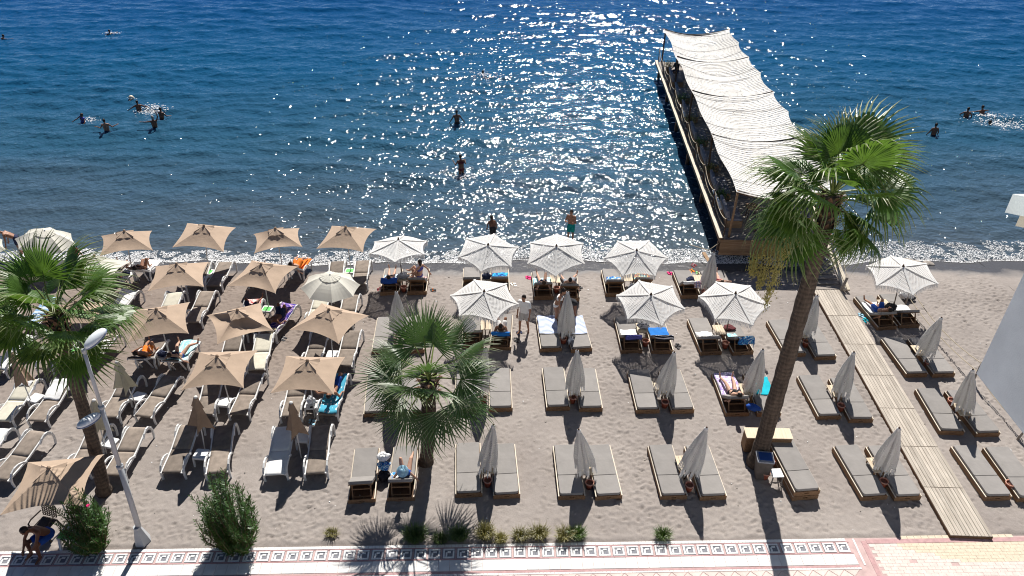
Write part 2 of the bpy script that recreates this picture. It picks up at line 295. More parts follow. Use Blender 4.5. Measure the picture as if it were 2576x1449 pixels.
# ------------------------------------------------------------------ mesh helpers
class MB:
    def __init__(s): s.v = []; s.f = []; s.uv = {}
    def add(s, vs, fs, M4=None):
        o = len(s.v)
        s.v += [tuple(M4 @ V(p)) if M4 is not None else tuple(p) for p in vs]
        s.f += [tuple(i+o for i in f) for f in fs]; return s
    def box(s, c, d, M4=None):
        x, y, z = d[0]/2, d[1]/2, d[2]/2
        vs = [(c[0]+a*x, c[1]+b*y, c[2]+e*z) for a in (-1, 1) for b in (-1, 1) for e in (-1, 1)]
        return s.add(vs, [(0, 1, 3, 2), (4, 6, 7, 5), (0, 4, 5, 1), (2, 3, 7, 6), (0, 2, 6, 4), (1, 5, 7, 3)], M4)
    def bar(s, a, b, wd, h, up=(0, 0, 1)):
        a, b = V(a), V(b); d = (b-a).normalized(); u = V(up)
        if abs(d.dot(u)) > .98: u = V((0, 1, 0))
        sd = d.cross(u).normalized()*wd/2; u = sd.cross(d).normalized()*h/2
        vs = [p+i*sd+j*u for p in (a, b) for i, j in ((-1, -1), (1, -1), (1, 1), (-1, 1))]
        return s.add(vs, [(0, 3, 2, 1), (4, 5, 6, 7)]+[(k, (k+1) % 4, 4+(k+1) % 4, 4+k) for k in range(4)])
    def tube(s, pts, r, n=7, cap=True, flat=1.0):
        pts = [V(p) for p in pts]; m = len(pts); rr = r if isinstance(r, (list, tuple)) else [r]*m
        vs = []; pu = None
        for i, p in enumerate(pts):
            d = (pts[min(i+1, m-1)]-pts[max(i-1, 0)]).normalized()
            if pu is None: pu = V((0, 0, 1)) if abs(d.z) < .9 else V((1, 0, 0))
            sd = d.cross(pu).normalized(); pu = sd.cross(d).normalized()
            for k in range(n):
                a = 2*PI*k/n; vs.append(p+sd*math.cos(a)*rr[i]+pu*math.sin(a)*rr[i]*flat)
        fs = [(i*n+k, i*n+(k+1) % n, (i+1)*n+(k+1) % n, (i+1)*n+k) for i in range(m-1) for k in range(n)]
        if cap: fs += [tuple(range(n-1, -1, -1)), tuple((m-1)*n+k for k in range(n))]
        return s.add(vs, fs)
    def lathe(s, prof, n=14, c=(0, 0, 0), M4=None):
        vs = [(c[0]+r*math.cos(2*PI*k/n), c[1]+r*math.sin(2*PI*k/n), c[2]+z) for r, z in prof for k in range(n)]
        fs = [(i*n+k, i*n+(k+1) % n, (i+1)*n+(k+1) % n, (i+1)*n+k) for i in range(len(prof)-1) for k in range(n)]
        return s.add(vs, fs, M4)
    def ball(s, c, r, n=10, m=7, M4=None):
        r = r if isinstance(r, (list, tuple)) else (r, r, r)
        vs = [(c[0], c[1], c[2]-r[2])]
        for i in range(1, m):
            a = -PI/2+PI*i/m
            vs += [(c[0]+r[0]*math.cos(a)*math.cos(2*PI*k/n), c[1]+r[1]*math.cos(a)*math.sin(2*PI*k/n), c[2]+r[2]*math.sin(a)) for k in range(n)]
        vs.append((c[0], c[1], c[2]+r[2])); L = len(vs)-1
        fs = [(0, 1+(k+1) % n, 1+k) for k in range(n)]
        fs += [(1+i*n+k, 1+i*n+(k+1) % n, 1+(i+1)*n+(k+1) % n, 1+(i+1)*n+k) for i in range(m-2) for k in range(n)]
        fs += [(L, 1+(m-2)*n+k, 1+(m-2)*n+(k+1) % n) for k in range(n)]
        return s.add(vs, fs, M4)
    def cap(s, a, b, ra, rb, n=10):
        """tapered capsule"""
        a, b = V(a), V(b); d = b-a; L = d.length
        q = d.to_track_quat('Z', 'Y').to_matrix().to_4x4() if L > 1e-6 else Matrix()
        prof = [(ra*math.sin(t), -ra*math.cos(t)) for t in (.02, .5, 1.0, PI/2)]+[(rb*math.cos(t), L+rb*math.sin(t)) for t in (0, .55, 1.05, 1.55)]
        o = len(s.v); s.lathe(prof, n, M4=Matrix.Translation(a) @ q)
        m = len(prof); s.f += [tuple(o+k for k in range(n-1, -1, -1)), tuple(o+(m-1)*n+k for k in range(n))]
        return s
    def grid(s, fn, nu, nv, uvf=None, thick=0.0):
        o = len(s.v); vs = []; uvs = []
        for j in range(nv+1):
            for i in range(nu+1):
                u, v = i/nu, j/nv; vs.append(tuple(fn(u, v))); uvs.append(uvf(u, v) if uvf else (u, v))
        W = nu+1
        fs = [(j*W+i, j*W+i+1, (j+1)*W+i+1, (j+1)*W+i) for j in range(nv) for i in range(nu)]
        if thick:
            n0 = len(vs); vs += [(a, b, c-thick) for a, b, c in vs]; uvs += uvs
            fs += [tuple(n0+k for k in reversed(f)) for f in list(fs)]
            rim = [i for i in range(W)]+[j*W+nu for j in range(1, nv+1)]+[nv*W+i for i in range(nu-1, -1, -1)]+[j*W for j in range(nv-1, 0, -1)]
            fs += [(rim[k], rim[k]+n0, rim[(k+1) % len(rim)]+n0, rim[(k+1) % len(rim)]) for k in range(len(rim))]
        s.add(vs, fs)
        for k, q in enumerate(uvs): s.uv[o+k] = q
        return s
    def slab(s, x0, x1, y0, y1, z0, z1, rc=.03, bev=.012, near_only=False, M4=None, n=4):
        """cushion: rounded rectangle with softened edges"""
        def loop(ins, z):
            pts = []
            for cx, cy, a0 in ((x1, y1, 0), (x0, y1, PI/2), (x0, y0, PI), (x1, y0, 1.5*PI)):
                r = rc if (not near_only or cy == y0) else .012
                ccx = cx-r if cx == x1 else cx+r; ccy = cy-r if cy == y1 else cy+r
                for k in range(n+1):
                    a = a0+PI/2*k/n; rr = max(.001, r-ins); pts.append((ccx+rr*math.cos(a), ccy+rr*math.sin(a), z))
            return pts
        L = [loop(bev, z0), loop(0, z0+bev), loop(0, z1-bev), loop(bev*.35, z1-bev*.3), loop(bev, z1)]
        m = len(L[0]); vs = [p for l in L for p in l]
        fs = [(i*m+k, i*m+(k+1) % m, (i+1)*m+(k+1) % m, (i+1)*m+k) for i in range(len(L)-1) for k in range(m)]
        fs += [tuple(range(m-1, -1, -1)), tuple(4*m+k for k in range(m))]
        return s.add(vs, fs, M4)
    def build(s, name, mat, smooth=False):
        me = bpy.data.meshes.new(name); me.from_pydata(s.v, [], s.f)
        if s.uv:
            ul = me.uv_layers.new(name='UVMap')
            idx = np.empty(len(me.loops), dtype=np.int32); me.loops.foreach_get('vertex_index', idx)
            arr = np.array([s.uv.get(i, (0, 0)) for i in range(len(s.v))], dtype=np.float32)[idx]
            ul.data.foreach_set('uv', arr.ravel())
        me.materials.append(MT[mat] if isinstance(mat, str) else mat)
        if smooth: me.polygons.foreach_set('use_smooth', [True]*len(me.polygons))
        me.update(); return me
def np_mesh(name, verts, quads, mat, smooth=True):
    me = bpy.data.meshes.new(name); nv, nf = len(verts), len(quads); k = quads.shape[1]
    me.vertices.add(nv); me.vertices.foreach_set('co', verts.astype(np.float32).ravel())
    me.loops.add(nf*k); me.loops.foreach_set('vertex_index', quads.astype(np.int32).ravel())
    me.polygons.add(nf); me.polygons.foreach_set('loop_start', np.arange(0, nf*k, k, dtype=np.int32))
    try: me.polygons.foreach_set('loop_total', np.full(nf, k, dtype=np.int32))
    except Exception: pass
    if smooth: me.polygons.foreach_set('use_smooth', np.ones(nf, dtype=bool))
    me.update(calc_edges=True); me.validate(); me.materials.append(MT[mat]); return me
def grid_quads(nx, ny):
    i = np.arange(nx*ny).reshape(ny, nx)
    return np.stack([i[:-1, :-1].ravel(), i[:-1, 1:].ravel(), i[1:, 1:].ravel(), i[1:, :-1].ravel()], 1)

# ------------------------------------------------------------------ scene objects
def tag(o, label=None, cat=None, group=None, kind=None):
    if label: o['label'] = label
    if cat: o['category'] = cat
    if group: o['group'] = group
    if kind: o['kind'] = kind
    return o
def obj(name, me, parent=None, loc=(0, 0, 0), rot=None):
    o = bpy.data.objects.new(name, me); C.objects.link(o); o.location = loc
    if rot is not None: o.rotation_euler = rot
    if parent is not None: o.parent = parent
    return o
def root(name, label, cat, group=None, loc=(0, 0, 0), rot=(0, 0, 0)):
    o = obj(name, None, None, loc, rot); o.empty_display_size = .2
    return tag(o, label, cat, group)
def spawn(proto, parent):
    """a copy of every part of a thing; the copies share their meshes"""
    for name, me, kids in proto:
        o = obj(name, me, parent)
        for k in kids: obj(k[0], k[1], o)
def single(name, me, label, cat, loc=(0, 0, 0), rot=(0, 0, 0), group=None, kind=None):
    return tag(obj(name, me, None, loc, rot), label, cat, group, kind)
def structure(name, me, label, loc=(0, 0, 0), rot=(0, 0, 0), kind='structure'):
    return tag(obj(name, me, None, loc, rot), label, None, None, kind)
def T(loc, rz=0, rx=0, ry=0): return Matrix.Translation(loc) @ Euler((rx, ry, rz)).to_matrix().to_4x4()

# ------------------------------------------------------------------ the beach
def vnoise(x, y, seed, s):
    """cheap smooth value noise on arrays"""
    rs = np.random.RandomState(seed); tab = rs.rand(256, 256)
    xi = np.floor(x*s).astype(int); yi = np.floor(y*s).astype(int); fx = x*s-xi; fy = y*s-yi
    fx = fx*fx*(3-2*fx); fy = fy*fy*(3-2*fy)
    t = lambda a, b: tab[a % 256, b % 256]
    return (t(xi, yi)*(1-fx)+t(xi+1, yi)*fx)*(1-fy)+(t(xi, yi+1)*(1-fx)+t(xi+1, yi+1)*fx)*fy
def gz_arr(y): return np.where(y < 25, 0.0, np.maximum(-3.0, -(y-25)*0.1))
P0 = G(0, 1388); P1 = G(2130, 1355)
PU = (P1-P0).normalized(); PRZ = math.atan2(PU.y, PU.x)
def prom_edge(x): return P0.y+(x-P0.x)*PU.y/PU.x
def make_sand():
    st = .046; xs = np.arange(-21, 21.01, st); ys = np.arange(12.3, 28.6, st)
    nx, ny = len(xs), len(ys); X, Y = np.meshgrid(xs, ys)
    Z = gz_arr(Y)+(vnoise(X, Y, 1, .5)-.5)*.03+(vnoise(X, Y, 2, 2.2)-.5)*.014+(vnoise(X, Y, 3, 7)-.5)*.012
    rs = np.random.RandomState(4); H = np.zeros_like(Z)
    n = 24000
    cx = rs.uniform(-20.6, 20.6, n); cy = rs.uniform(12.5, 27.3, n)
    keep = rs.rand(n) < .05+1.25*vnoise(cx, cy, 9, .5)**1.3; cx, cy = cx[keep], cy[keep]
    for a, b in zip(cx, cy):
        i0 = int((a+21)/st); j0 = int((b-12.3)/st)
        i, j = slice(max(0, i0-6), i0+7), slice(max(0, j0-6), j0+7)
        dx, dy = X[j, i]-a, Y[j, i]-b
        t = rs.uniform(0, PI); c_, s_ = math.cos(t), math.sin(t); l, wd = rs.uniform(.055, .12), rs.uniform(.032, .055)
        u, v = (dx*c_+dy*s_)/l, (-dx*s_+dy*c_)/wd; q = u*u+v*v
        H[j, i] += rs.uniform(.011, .029)*(-np.exp(-q**1.4)+.55*np.exp(-(np.sqrt(q)-1.7)**2*4))
    damp = np.clip((27.0-Y)/1.2, .0, 1)
    Z = Z+np.clip(H, -.05, .035)*damp
    edge = P0.y+(X-P0.x)*PU.y/PU.x                       # the sand thins out onto the promenade
    k = np.clip((Y-edge-.02+(vnoise(X, Y, 6, 3)-.5)*.16)/.22, 0, 1); Z = np.where(k < 1, Z*k-.02*(1-k)+.022*k*(1-k)*4, Z)
    fine = np.stack([X, Y, Z], -1).reshape(-1, 3)
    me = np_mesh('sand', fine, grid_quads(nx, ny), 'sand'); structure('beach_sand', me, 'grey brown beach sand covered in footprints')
    # coarse remainder, sideways and under the sea
    xs = np.concatenate([np.linspace(-400, -21, 40), np.linspace(21, 400, 40)])
    ys = np.concatenate([np.linspace(12.3, 28.6, 24)])
    for a, b, nm in ((0, 40, 'beach_sand'), (40, 80, 'beach_sand')):
        X, Y = np.meshgrid(xs[a:b], ys); structure(nm, np_mesh('sand', np.stack([X, Y, gz_arr(Y)], -1).reshape(-1, 3), grid_quads(40, 24), 'sand'), 'beach sand running on along the shore')
    X, Y = np.meshgrid(np.linspace(-400, 400, 30), np.concatenate([np.linspace(28.6, 60, 12), np.linspace(80, 2500, 8)]))
    structure('seabed', np_mesh('sand', np.stack([X, Y, gz_arr(Y)], -1).reshape(-1, 3), grid_quads(30, 20), 'sand'), 'sandy seabed under the water')
    X, Y = np.meshgrid(np.linspace(-400, 400, 5), np.linspace(-60, 12.3, 4))
    structure('ground', np_mesh('ground', np.stack([X, Y, np.full_like(X, -.06)], -1).reshape(-1, 3), grid_quads(5, 4), 'ground'), 'paved ground behind the promenade')
make_sand()
def wl(x): return 27.95+.22*np.sin(x*.31+1.0)+.14*np.sin(x*.83)+.07*np.sin(x*2.3+2)      # water line
def sea_h(X, Y):
    a = np.clip((Y-27.6)/8, .12, 1)
    h = np.zeros_like(X)
    for L, A, d, p in ((5.2, .055, .10, 0), (3.1, .045, -.22, 1.3), (2.0, .040, .25, 2.1), (1.25, .028, -.1, .4), (.9, .018, .33, 5.0), (.7, .012, -.4, 3.0)):
        ph = 2*PI/L*(X*math.sin(d)+Y*math.cos(d))+p+3.0*(vnoise(X+300, Y+300, int(L*10), .35/L)-.5)*2
        h += A*np.sin(ph)*(.35+1.1*vnoise(X+300, Y+300, int(L*7)+50, .12))
    # low breakers rolling in
    for yb, A in ((29.6, .07), (32.4, .05), (36.5, .05)):
        yy = Y-yb-.5*np.sin(X*.21+yb)-.3*np.sin(X*.6+yb*2); h += A*np.exp(-(yy/.33)**2)
    return SEA+h*a
def make_sea():
    xs = np.concatenate([np.linspace(-1500, -62, 14), np.arange(-60, 60.1, .22), np.linspace(62, 1500, 14)])
    ys = np.concatenate([np.arange(26.6, 60, .16), np.arange(60, 84, .25), np.geomspace(84.4, 3000, 40)])
    X, Y = np.meshgrid(xs, ys); Z = np.where(Y < 84, sea_h(X, Y), SEA)
    Z = np.where(Y < wl(X), SEA-.10-.35*(wl(X)-Y), Z)
    structure('sea_water', np_mesh('sea', np.stack([X, Y, Z], -1).reshape(-1, 3), grid_quads(len(xs), len(ys)), 'sea'), 'rippled blue sea glittering in the sun')
make_sea()
def fleck_mesh(name, cx, cy, cz, r, seed):
    """thousands of small foam flakes as flat-domed hexagons"""
    rs = np.random.RandomState(seed); n = len(cx); k = 6
    a = np.linspace(0, 2*PI, k, endpoint=False)[None, :]+rs.uniform(0, 6, n)[:, None]
    rr = r[:, None]*rs.uniform(.5, 1.35, (n, k))
    px = cx[:, None]+rr*np.cos(a)*1.5; py = cy[:, None]+rr*np.sin(a)*.8; pz = cz[:, None]+rs.uniform(-.012, .012, (n, k))
    v = np.concatenate([np.stack([px, py, pz], -1), np.stack([cx, cy, cz+r*.45], -1)[:, None, :]], 1).reshape(-1, 3)
    base = (np.arange(n)*(k+1))[:, None]; q = np.arange(k)[None, :]
    t = np.stack([base+q, base+(q+1) % k, np.broadcast_to(base+k, (n, k))], -1).reshape(-1, 3)
    return np_mesh(name, v, t, 'foam', False)
def make_foam():
    rs = np.random.RandomState(5); n = 150000
    x = rs.uniform(-26, 26, n); t = np.abs(rs.normal(0, 1, n)); lace = vnoise(x+40, t*2.2+x*.0, 12, 2.6)
    wid = .75+1.0*vnoise(x+60, x*0, 21, .35)
    y = wl(x)-.15+rs.rand(n)**1.25*wid*1.15; t = (y-wl(x))/wid
    lace = .6*vnoise(x+40, y, 12, 5.5)+.4*vnoise(x+40, y, 14, 2.2); big = vnoise(x+40, y, 13, .8)
    keep = (lace+.25*big > .43+.14*np.clip(t, 0, 1.3)+.10*(t > 1)) | ((np.abs(t) < .10) & (rs.rand(n) < .4))
    keep &= rs.rand(n) < .33; x, y = x[keep], y[keep]
    z = np.where(y > wl(x), sea_h(x, y), SEA-.02)+.018
    z = np.maximum(z, gz_arr(y)+.015); r = rs.uniform(.008, .024, len(x))
    structure('sea_foam', fleck_mesh('foam', x, y, z, r, 6), 'white foam of the wave breaking along the beach', kind='stuff')
    # thin foam threads left on the breakers
make_foam()

def make_pebbles():
    rs = np.random.RandomState(31); m = MB(); d = MB()
    for i in range(520):
        x, y = rs.uniform(-17, 18), rs.uniform(13.2, 26.6); r = rs.uniform(.008, .026)*(1 if rs.rand() < .93 else 1.7)
        (m if rs.rand() < .45 else d).ball((x, y, gz(y)+.004), (r*1.2, r, r*.6), 6, 4)
    structure('pebbles', m.build('pebbles', 'white'), 'pale pebbles and litter scattered over the sand', kind='stuff')
    structure('pebbles', d.build('pebbles', 'stone'), 'dark pebbles and twigs scattered over the sand', kind='stuff')
make_pebbles()

# ------------------------------------------------------------------ promenade
prom = structure('promenade', None, 'tiled seaside promenade with a greek key border', (P0.x, P0.y, 0), (0, 0, PRZ))
def ppiece(name, me, loc, rz=0): return obj(name, me, prom, loc, (0, 0, rz))
ppiece('paving_base', MB().box((14, -4, -.09), (70, 8, .2)).build('paving_base', 'grout'), (0, 0, 0))
EX = (P1-P0).length
m = MB(); x = -4.0
while x < EX-.05: m.box((x, -.055, .020), (.092, .085, .016)); x += .1
o = ppiece('edge_tile', m.build('edge_tile', 'tilewhite'), (0, 0, 0)); o['kind'] = 'stuff'
for yy, hh in ((-.118, .030), (-.478, .034), (-.895, .055)):
    ppiece('border_strip', MB().box((EX/2-2, yy, .012), (EX+4, hh, .012)).build('border_strip', 'pinkline'), (0, 0, 0))
GK = .39
def key_mesh():
    m = MB(); t = .046; z, h = .026, .012; W, Ht = .31, .30
    m.box((-W/2+t/2, 0, z), (t, Ht, h)); m.box((t/2, Ht/2-t/2, z), (W-t, t, h))
    m.box((W/2-t/2, -.02, z), (t, Ht-2*t-.0+.006, h)); m.box((.025, -Ht/2+t/2, z), (W-.05-t+.046, t, h))
    m.box((-.06, -.035, z), (t, .13, h)); m.box((.012, .045, z), (.095, t, h))
    return m.build('key', 'keywhite')
km = key_mesh(); kg = MB().box((0, 0, .012), (.335, .318, .012)).build('key_ground', 'keygrey')
i = 0
while -3.9+i*GK < EX-.25:
    xk = EX-.22-i*GK; i += 1
    if xk < -1.5: break
    g = ppiece('key_panel', kg, (xk, -.298, 0)); obj('key_motif', km, g)
tm = MB().slab(-.146, .146, -.166, .166, .006, .022, .006, .004, n=1).build('tile', 'tilewhite')
i = 0
while i*.3 < EX+1.5: ppiece('white_tile', tm, (EX-.15-i*.3, -.675, rnd.uniform(-.0015, .0015)), rnd.uniform(-.006, .006)); i += 1
m = MB(); x = -3.0
while x < EX: m.box((x, -.955, .014), (.092, .05, .014)); x += .1
ppiece('edge_tile', m.build('edge_tile', 'tilewhite'), (0, 0, 0))['kind'] = 'stuff'
dm = MB().slab(-.145, .145, -.145, .145, .004, .020, .004, .003, n=1).build('diamond_tile', 'tilepink')
D = .424
hm = MB().add([(-.2, 0, .004), (.2, 0, .004), (0, -.2, .004), (-.2, 0, .02), (.2, 0, .02), (0, -.2, .02)], [(3, 5, 4), (0, 3, 4, 1), (1, 4, 5, 2), (2, 5, 3, 0), (0, 1, 2)]).build('half_tile', 'tilepink')
for i in range(58):
    ppiece('half_tile', hm, (EX-.25-i*D, -.995, 0))
    for j in range(4 if i < 36 else 2): ppiece('diamond_tile', dm, (EX-.25-i*D-(D/2 if j % 2 == 0 else 0), -.995-D/2*(j+1)-.004, rnd.uniform(-.001, .001)), PI/4)
# right-hand stretch of small pavers with its red border
ppiece('border_strip', MB().bar((EX+.16, -.02, .013), (EX+.16, -.86, .013), .05, .014).build('border_strip', 'tilewhite'), (0, 0, 0))
ppiece('red_strip', MB().bar((EX+.42, -.10, .012), (EX+.42, -3.6, .012), .13, .012).build('red_strip', 'pinkline'), (0, 0, 0))
ppiece('red_strip', MB().box((EX+9.4, -.12, .013), (17.8, .13, .014)).build('red_strip', 'pinkline'), (0, 0, 0))
for nm, mt in (('paver', 'tilepink'), ('paver', 'tilecream')):
    m = MB()
    for j in range(28):
        for i in range(80):
            xx, yy = EX+.62+i*.2+(j % 2)*.1, -.245-j*.105
            cream = (j < 6 and i > 2+j*1.7 and i > 3) or (rnd.random() < .03)
            if cream == (mt == 'tilecream'): m.box((xx, yy, .010+rnd.uniform(-.001, .0015)), (.195, .1005, .014))
    ppiece(nm, m.build(nm, mt), (0, 0, 0))['kind'] = 'stuff'
m = MB()
for i in range(60):
    if i % 9 > 1: m.box((EX+1.2+i*.2, .0, .010), (.19, .10, .014))
ppiece('edge_tile', m.build('edge_tile', 'tilecream'), (0, 0, 0))['kind'] = 'stuff'

# ------------------------------------------------------------------ boardwalk: planks in sections
bA, bB, bC, bD = G(2043, 734), G(2115, 734), G(2388, 1354), G(2495, 1358)
secs = [(2043, 734)]; ys = [734, 800, 872, 950, 1033, 1129, 1232, 1354]
bw = root('boardwalk', 'pale wooden boardwalk running from the promenade to the pier', 'boardwalk', loc=(12.9, 19, 0))
def bw_edge(py):
    k = (G(1288, py).y-bC.y)/(bA.y-bC.y); return bC.lerp(bA, k), bD.lerp(bB, k)
NP = 11
for a, b in zip(ys[:-1], ys[1:]):
    l1, r1 = bw_edge(a); l0, r0 = bw_edge(b)
    for k in range(NP):
        t = (k+.5)/NP; p = l0.lerp(r0, t); q = l1.lerp(r1, t); d = (q-p).normalized()
        wd = (r0-l0).length/NP-.010
        p = p+d*.012; q = q-d*.012
        me = MB().bar((p.x-12.9, p.y-19, .115), (q.x-12.9, q.y-19, .115), wd, .026).build('plank', 'board')
        o = obj('plank', me, bw); o.location.z = rnd.uniform(-.002, .003)
    for l_, r_, o_ in ((l0, r0, .02), (l1, r1, -.3)): obj('joist', MB().bar((l_.x-12.9, l_.y-19+o_, .06), (r_.x-12.9, r_.y-19+o_, .06), .05, .08).build('joist', 'beddark'), bw)
for s_ in (0, 1):
    l, r = bw_edge(1354)[s_], bw_edge(734)[s_]
    obj('side_beam', MB().bar((l.x-12.9+(.012 if s_ == 0 else -.012), l.y-19+.02, .045), (r.x-12.9+(.012 if s_ == 0 else -.012), r.y-19, .045), .035, .11).build('side_beam', 'beddark'), bw)

# ------------------------------------------------------------------ people
JOBS = []
def sub(a, b): return V(a)-V(b)
def J_stand(h=1.72, lean=0.0, side=0.0, ua=(.22, .05, -1), fa=(.1, .25, -1), ual=None, fal=None, step=0.0, wide=.09, look=(0, 1, -.15)):
    s = h/1.72; td = V((math.sin(side), math.sin(lean), math.cos(lean))).normalized()
    pel = V((0, 0, .93)); chest = pel+td*.33; neck = pel+td*.53; X = V((1, 0, 0))
    sx = X-td*X.dot(td); sx.normalize(); head = neck+td*.155+V((0, .03, 0))
    j = dict(pel=pel, chest=chest, neck=neck, head=head, look=V(look).normalized(), up=td)
    for k, sg, u, f in (('R', 1, ua, fa), ('L', -1, ual or ua, fal or fa)):
        sh = neck-td*.07+sx*.175*sg; u = V((u[0]*sg, u[1], u[2])).normalized(); f = V((f[0]*sg, f[1], f[2])).normalized()
        el = sh+u*.29; wr = el+f*.25
        st = step*sg
        hip = pel+V((.085*sg, 0, -.05)); kn = V((wide*sg, .04+st*.5, .50)); an = V((wide*1.1*sg, st*.9-.02, .075))
        j.update({'sh'+k: sh, 'el'+k: el, 'wr'+k: wr, 'hd'+k: f, 'hip'+k: hip, 'kn'+k: kn, 'an'+k: an, 'to'+k: an+V((.03*sg, .17, -.045))})
    return {k: (v*s if k not in ('look', 'up', 'hdR', 'hdL') else v) for k, v in j.items()}
def J_lie(a=30, kR=0, kL=0, ua=(.35, .2, -.9), fa=(.1, .8, -.3), ual=None, fal=None, z0=0.0, spread=.12, prone=False, sit=None):
    """on the back, head towards -y, hips at the origin of the bed's hinge; arm directions in (out, along body to feet, up)"""
    a = math.radians(a); td = V((0, -math.cos(a), math.sin(a))); up = V((0, math.sin(a), math.cos(a)))
    pel = V((0, .02, z0+.115)); chest = pel+td*.33+up*.02; neck = pel+td*.53+up*.02; head = neck+td*.16+up*.05
    if prone: up = -up
    j = dict(pel=pel, chest=chest, neck=neck, head=head, look=(up*.9-td*.45).normalized() if not prone else (up*.4+V((1, 0, .2))).normalized(), up=td)
    upv = V((0, math.sin(a), math.cos(a)))
    for k, sg, u, f, kk in (('R', 1, ua, fa, kR), ('L', -1, ual or ua, fal or fa, kL)):
        cv = lambda q: (V((q[0]*sg, 0, 0))-td*q[1]+upv*q[2]).normalized()
        sh = neck-td*.07+V((.17*sg, 0, 0)); el = sh+cv(u)*.28; wr = el+cv(f)*.24
        el.z = max(el.z, z0+.04); wr.z = max(wr.z, z0+.05)
        hip = pel+V((.085*sg, .03, -.01)); t = math.radians(kk)
        kn = hip+V((spread*.5*sg, .42*math.cos(t), .42*math.sin(t)-.02))
        dz = kn.z-(z0+.06); dy = math.sqrt(max(.01, .41**2-dz*dz)); an = V((kn.x+spread*.4*sg*(0 if kk > 25 else 1), kn.y+(dy if kk < 50 else dy*.6), z0+.06))
        to = an+(V((.03*sg, .06, .17)) if kk < 25 else V((.02*sg, .17, -.02)))
        j.update({'sh'+k: sh, 'el'+k: el, 'wr'+k: wr, 'hd'+k: cv(f), 'hip'+k: hip, 'kn'+k: kn, 'an'+k: an, 'to'+k: to})
    return j
def J_sit(z0=.3, lean=.1, face=1, kR=30, kL=55, ua=(.35, -.35, -.9), fa=(.15, -.2, -1), ual=None, fal=None, look=(0, 1, -.1), spread=.14, legs=None):
    td = V((0, math.sin(lean), math.cos(lean))); pel = V((0, 0, z0+.12)); chest = pel+td*.33; neck = pel+td*.52; head = neck+td*.16+V((0, .03, 0))
    j = dict(pel=pel, chest=chest, neck=neck, head=head, look=V(look).normalized(), up=td)
    for k, sg, u, f, kk in (('R', 1, ua, fa, kR), ('L', -1, ual or ua, fal or fa, kL)):
        sh = neck-td*.07+V((.17*sg, 0, 0)); u = V((u[0]*sg, u[1], u[2])).normalized(); f = V((f[0]*sg, f[1], f[2])).normalized(); el = sh+u*.28; wr = el+f*.25
        t = math.radians(kk); hip = pel+V((.09*sg, .04, -.03)); kn = hip+V((spread*.5*sg, .42*math.cos(t), .42*math.sin(t)))
        if legs is None:
            dz = kn.z-z0-.05; dy = math.sqrt(max(.008, .41**2-dz*dz)); an = V((kn.x, kn.y+(dy if kk < 50 else -dy*.2), z0+.06))
        else: an = V((kn.x, kn.y+.03, max(kn.z-.41, legs+.08)))
        j.update({'sh'+k: sh, 'el'+k: el, 'wr'+k: wr, 'hd'+k: f, 'hip'+k: hip, 'kn'+k: kn, 'an'+k: an, 'to'+k: an+V((.03*sg, .17, -.03))})
    return j
def limb_caps(j, g=0.0, fem=False):
    w_ = .9 if fem else 1.0; r = lambda x: x+g
    ch, pe, nk = j['chest'], j['pel'], j['neck']; X = (j['shR']-j['shL']).normalized()
    hx = (j['hipR']-j['hipL']).normalized()
    T_ = [(ch+X*.075*w_, pe+hx*.06, r(.098*w_), r(.085)), (ch-X*.075*w_, pe-hx*.06, r(.098*w_), r(.085)), (ch, pe, r(.10), r(.09)), (j['shR']-X*.05, j['shL']+X*.05, r(.062*w_), r(.062*w_)), (j['shR']-X*.04, ch+X*.06, r(.068), r(.09*w_)), (j['shL']+X*.04, ch-X*.06, r(.068), r(.09*w_)), (pe+hx*.07, pe-hx*.07, r(.098), r(.098))]
    A_ = {}; L_ = {}
    for k in 'RL':
        A_[k] = [(j['sh'+k], j['el'+k], r(.052*w_), r(.040*w_)), (j['el'+k], j['wr'+k], r(.041*w_), r(.029))]
        L_[k] = [(j['hip'+k], j['kn'+k], r(.088), r(.056)), (j['kn'+k], j['an'+k], r(.057), r(.037))]
    return T_, A_, L_
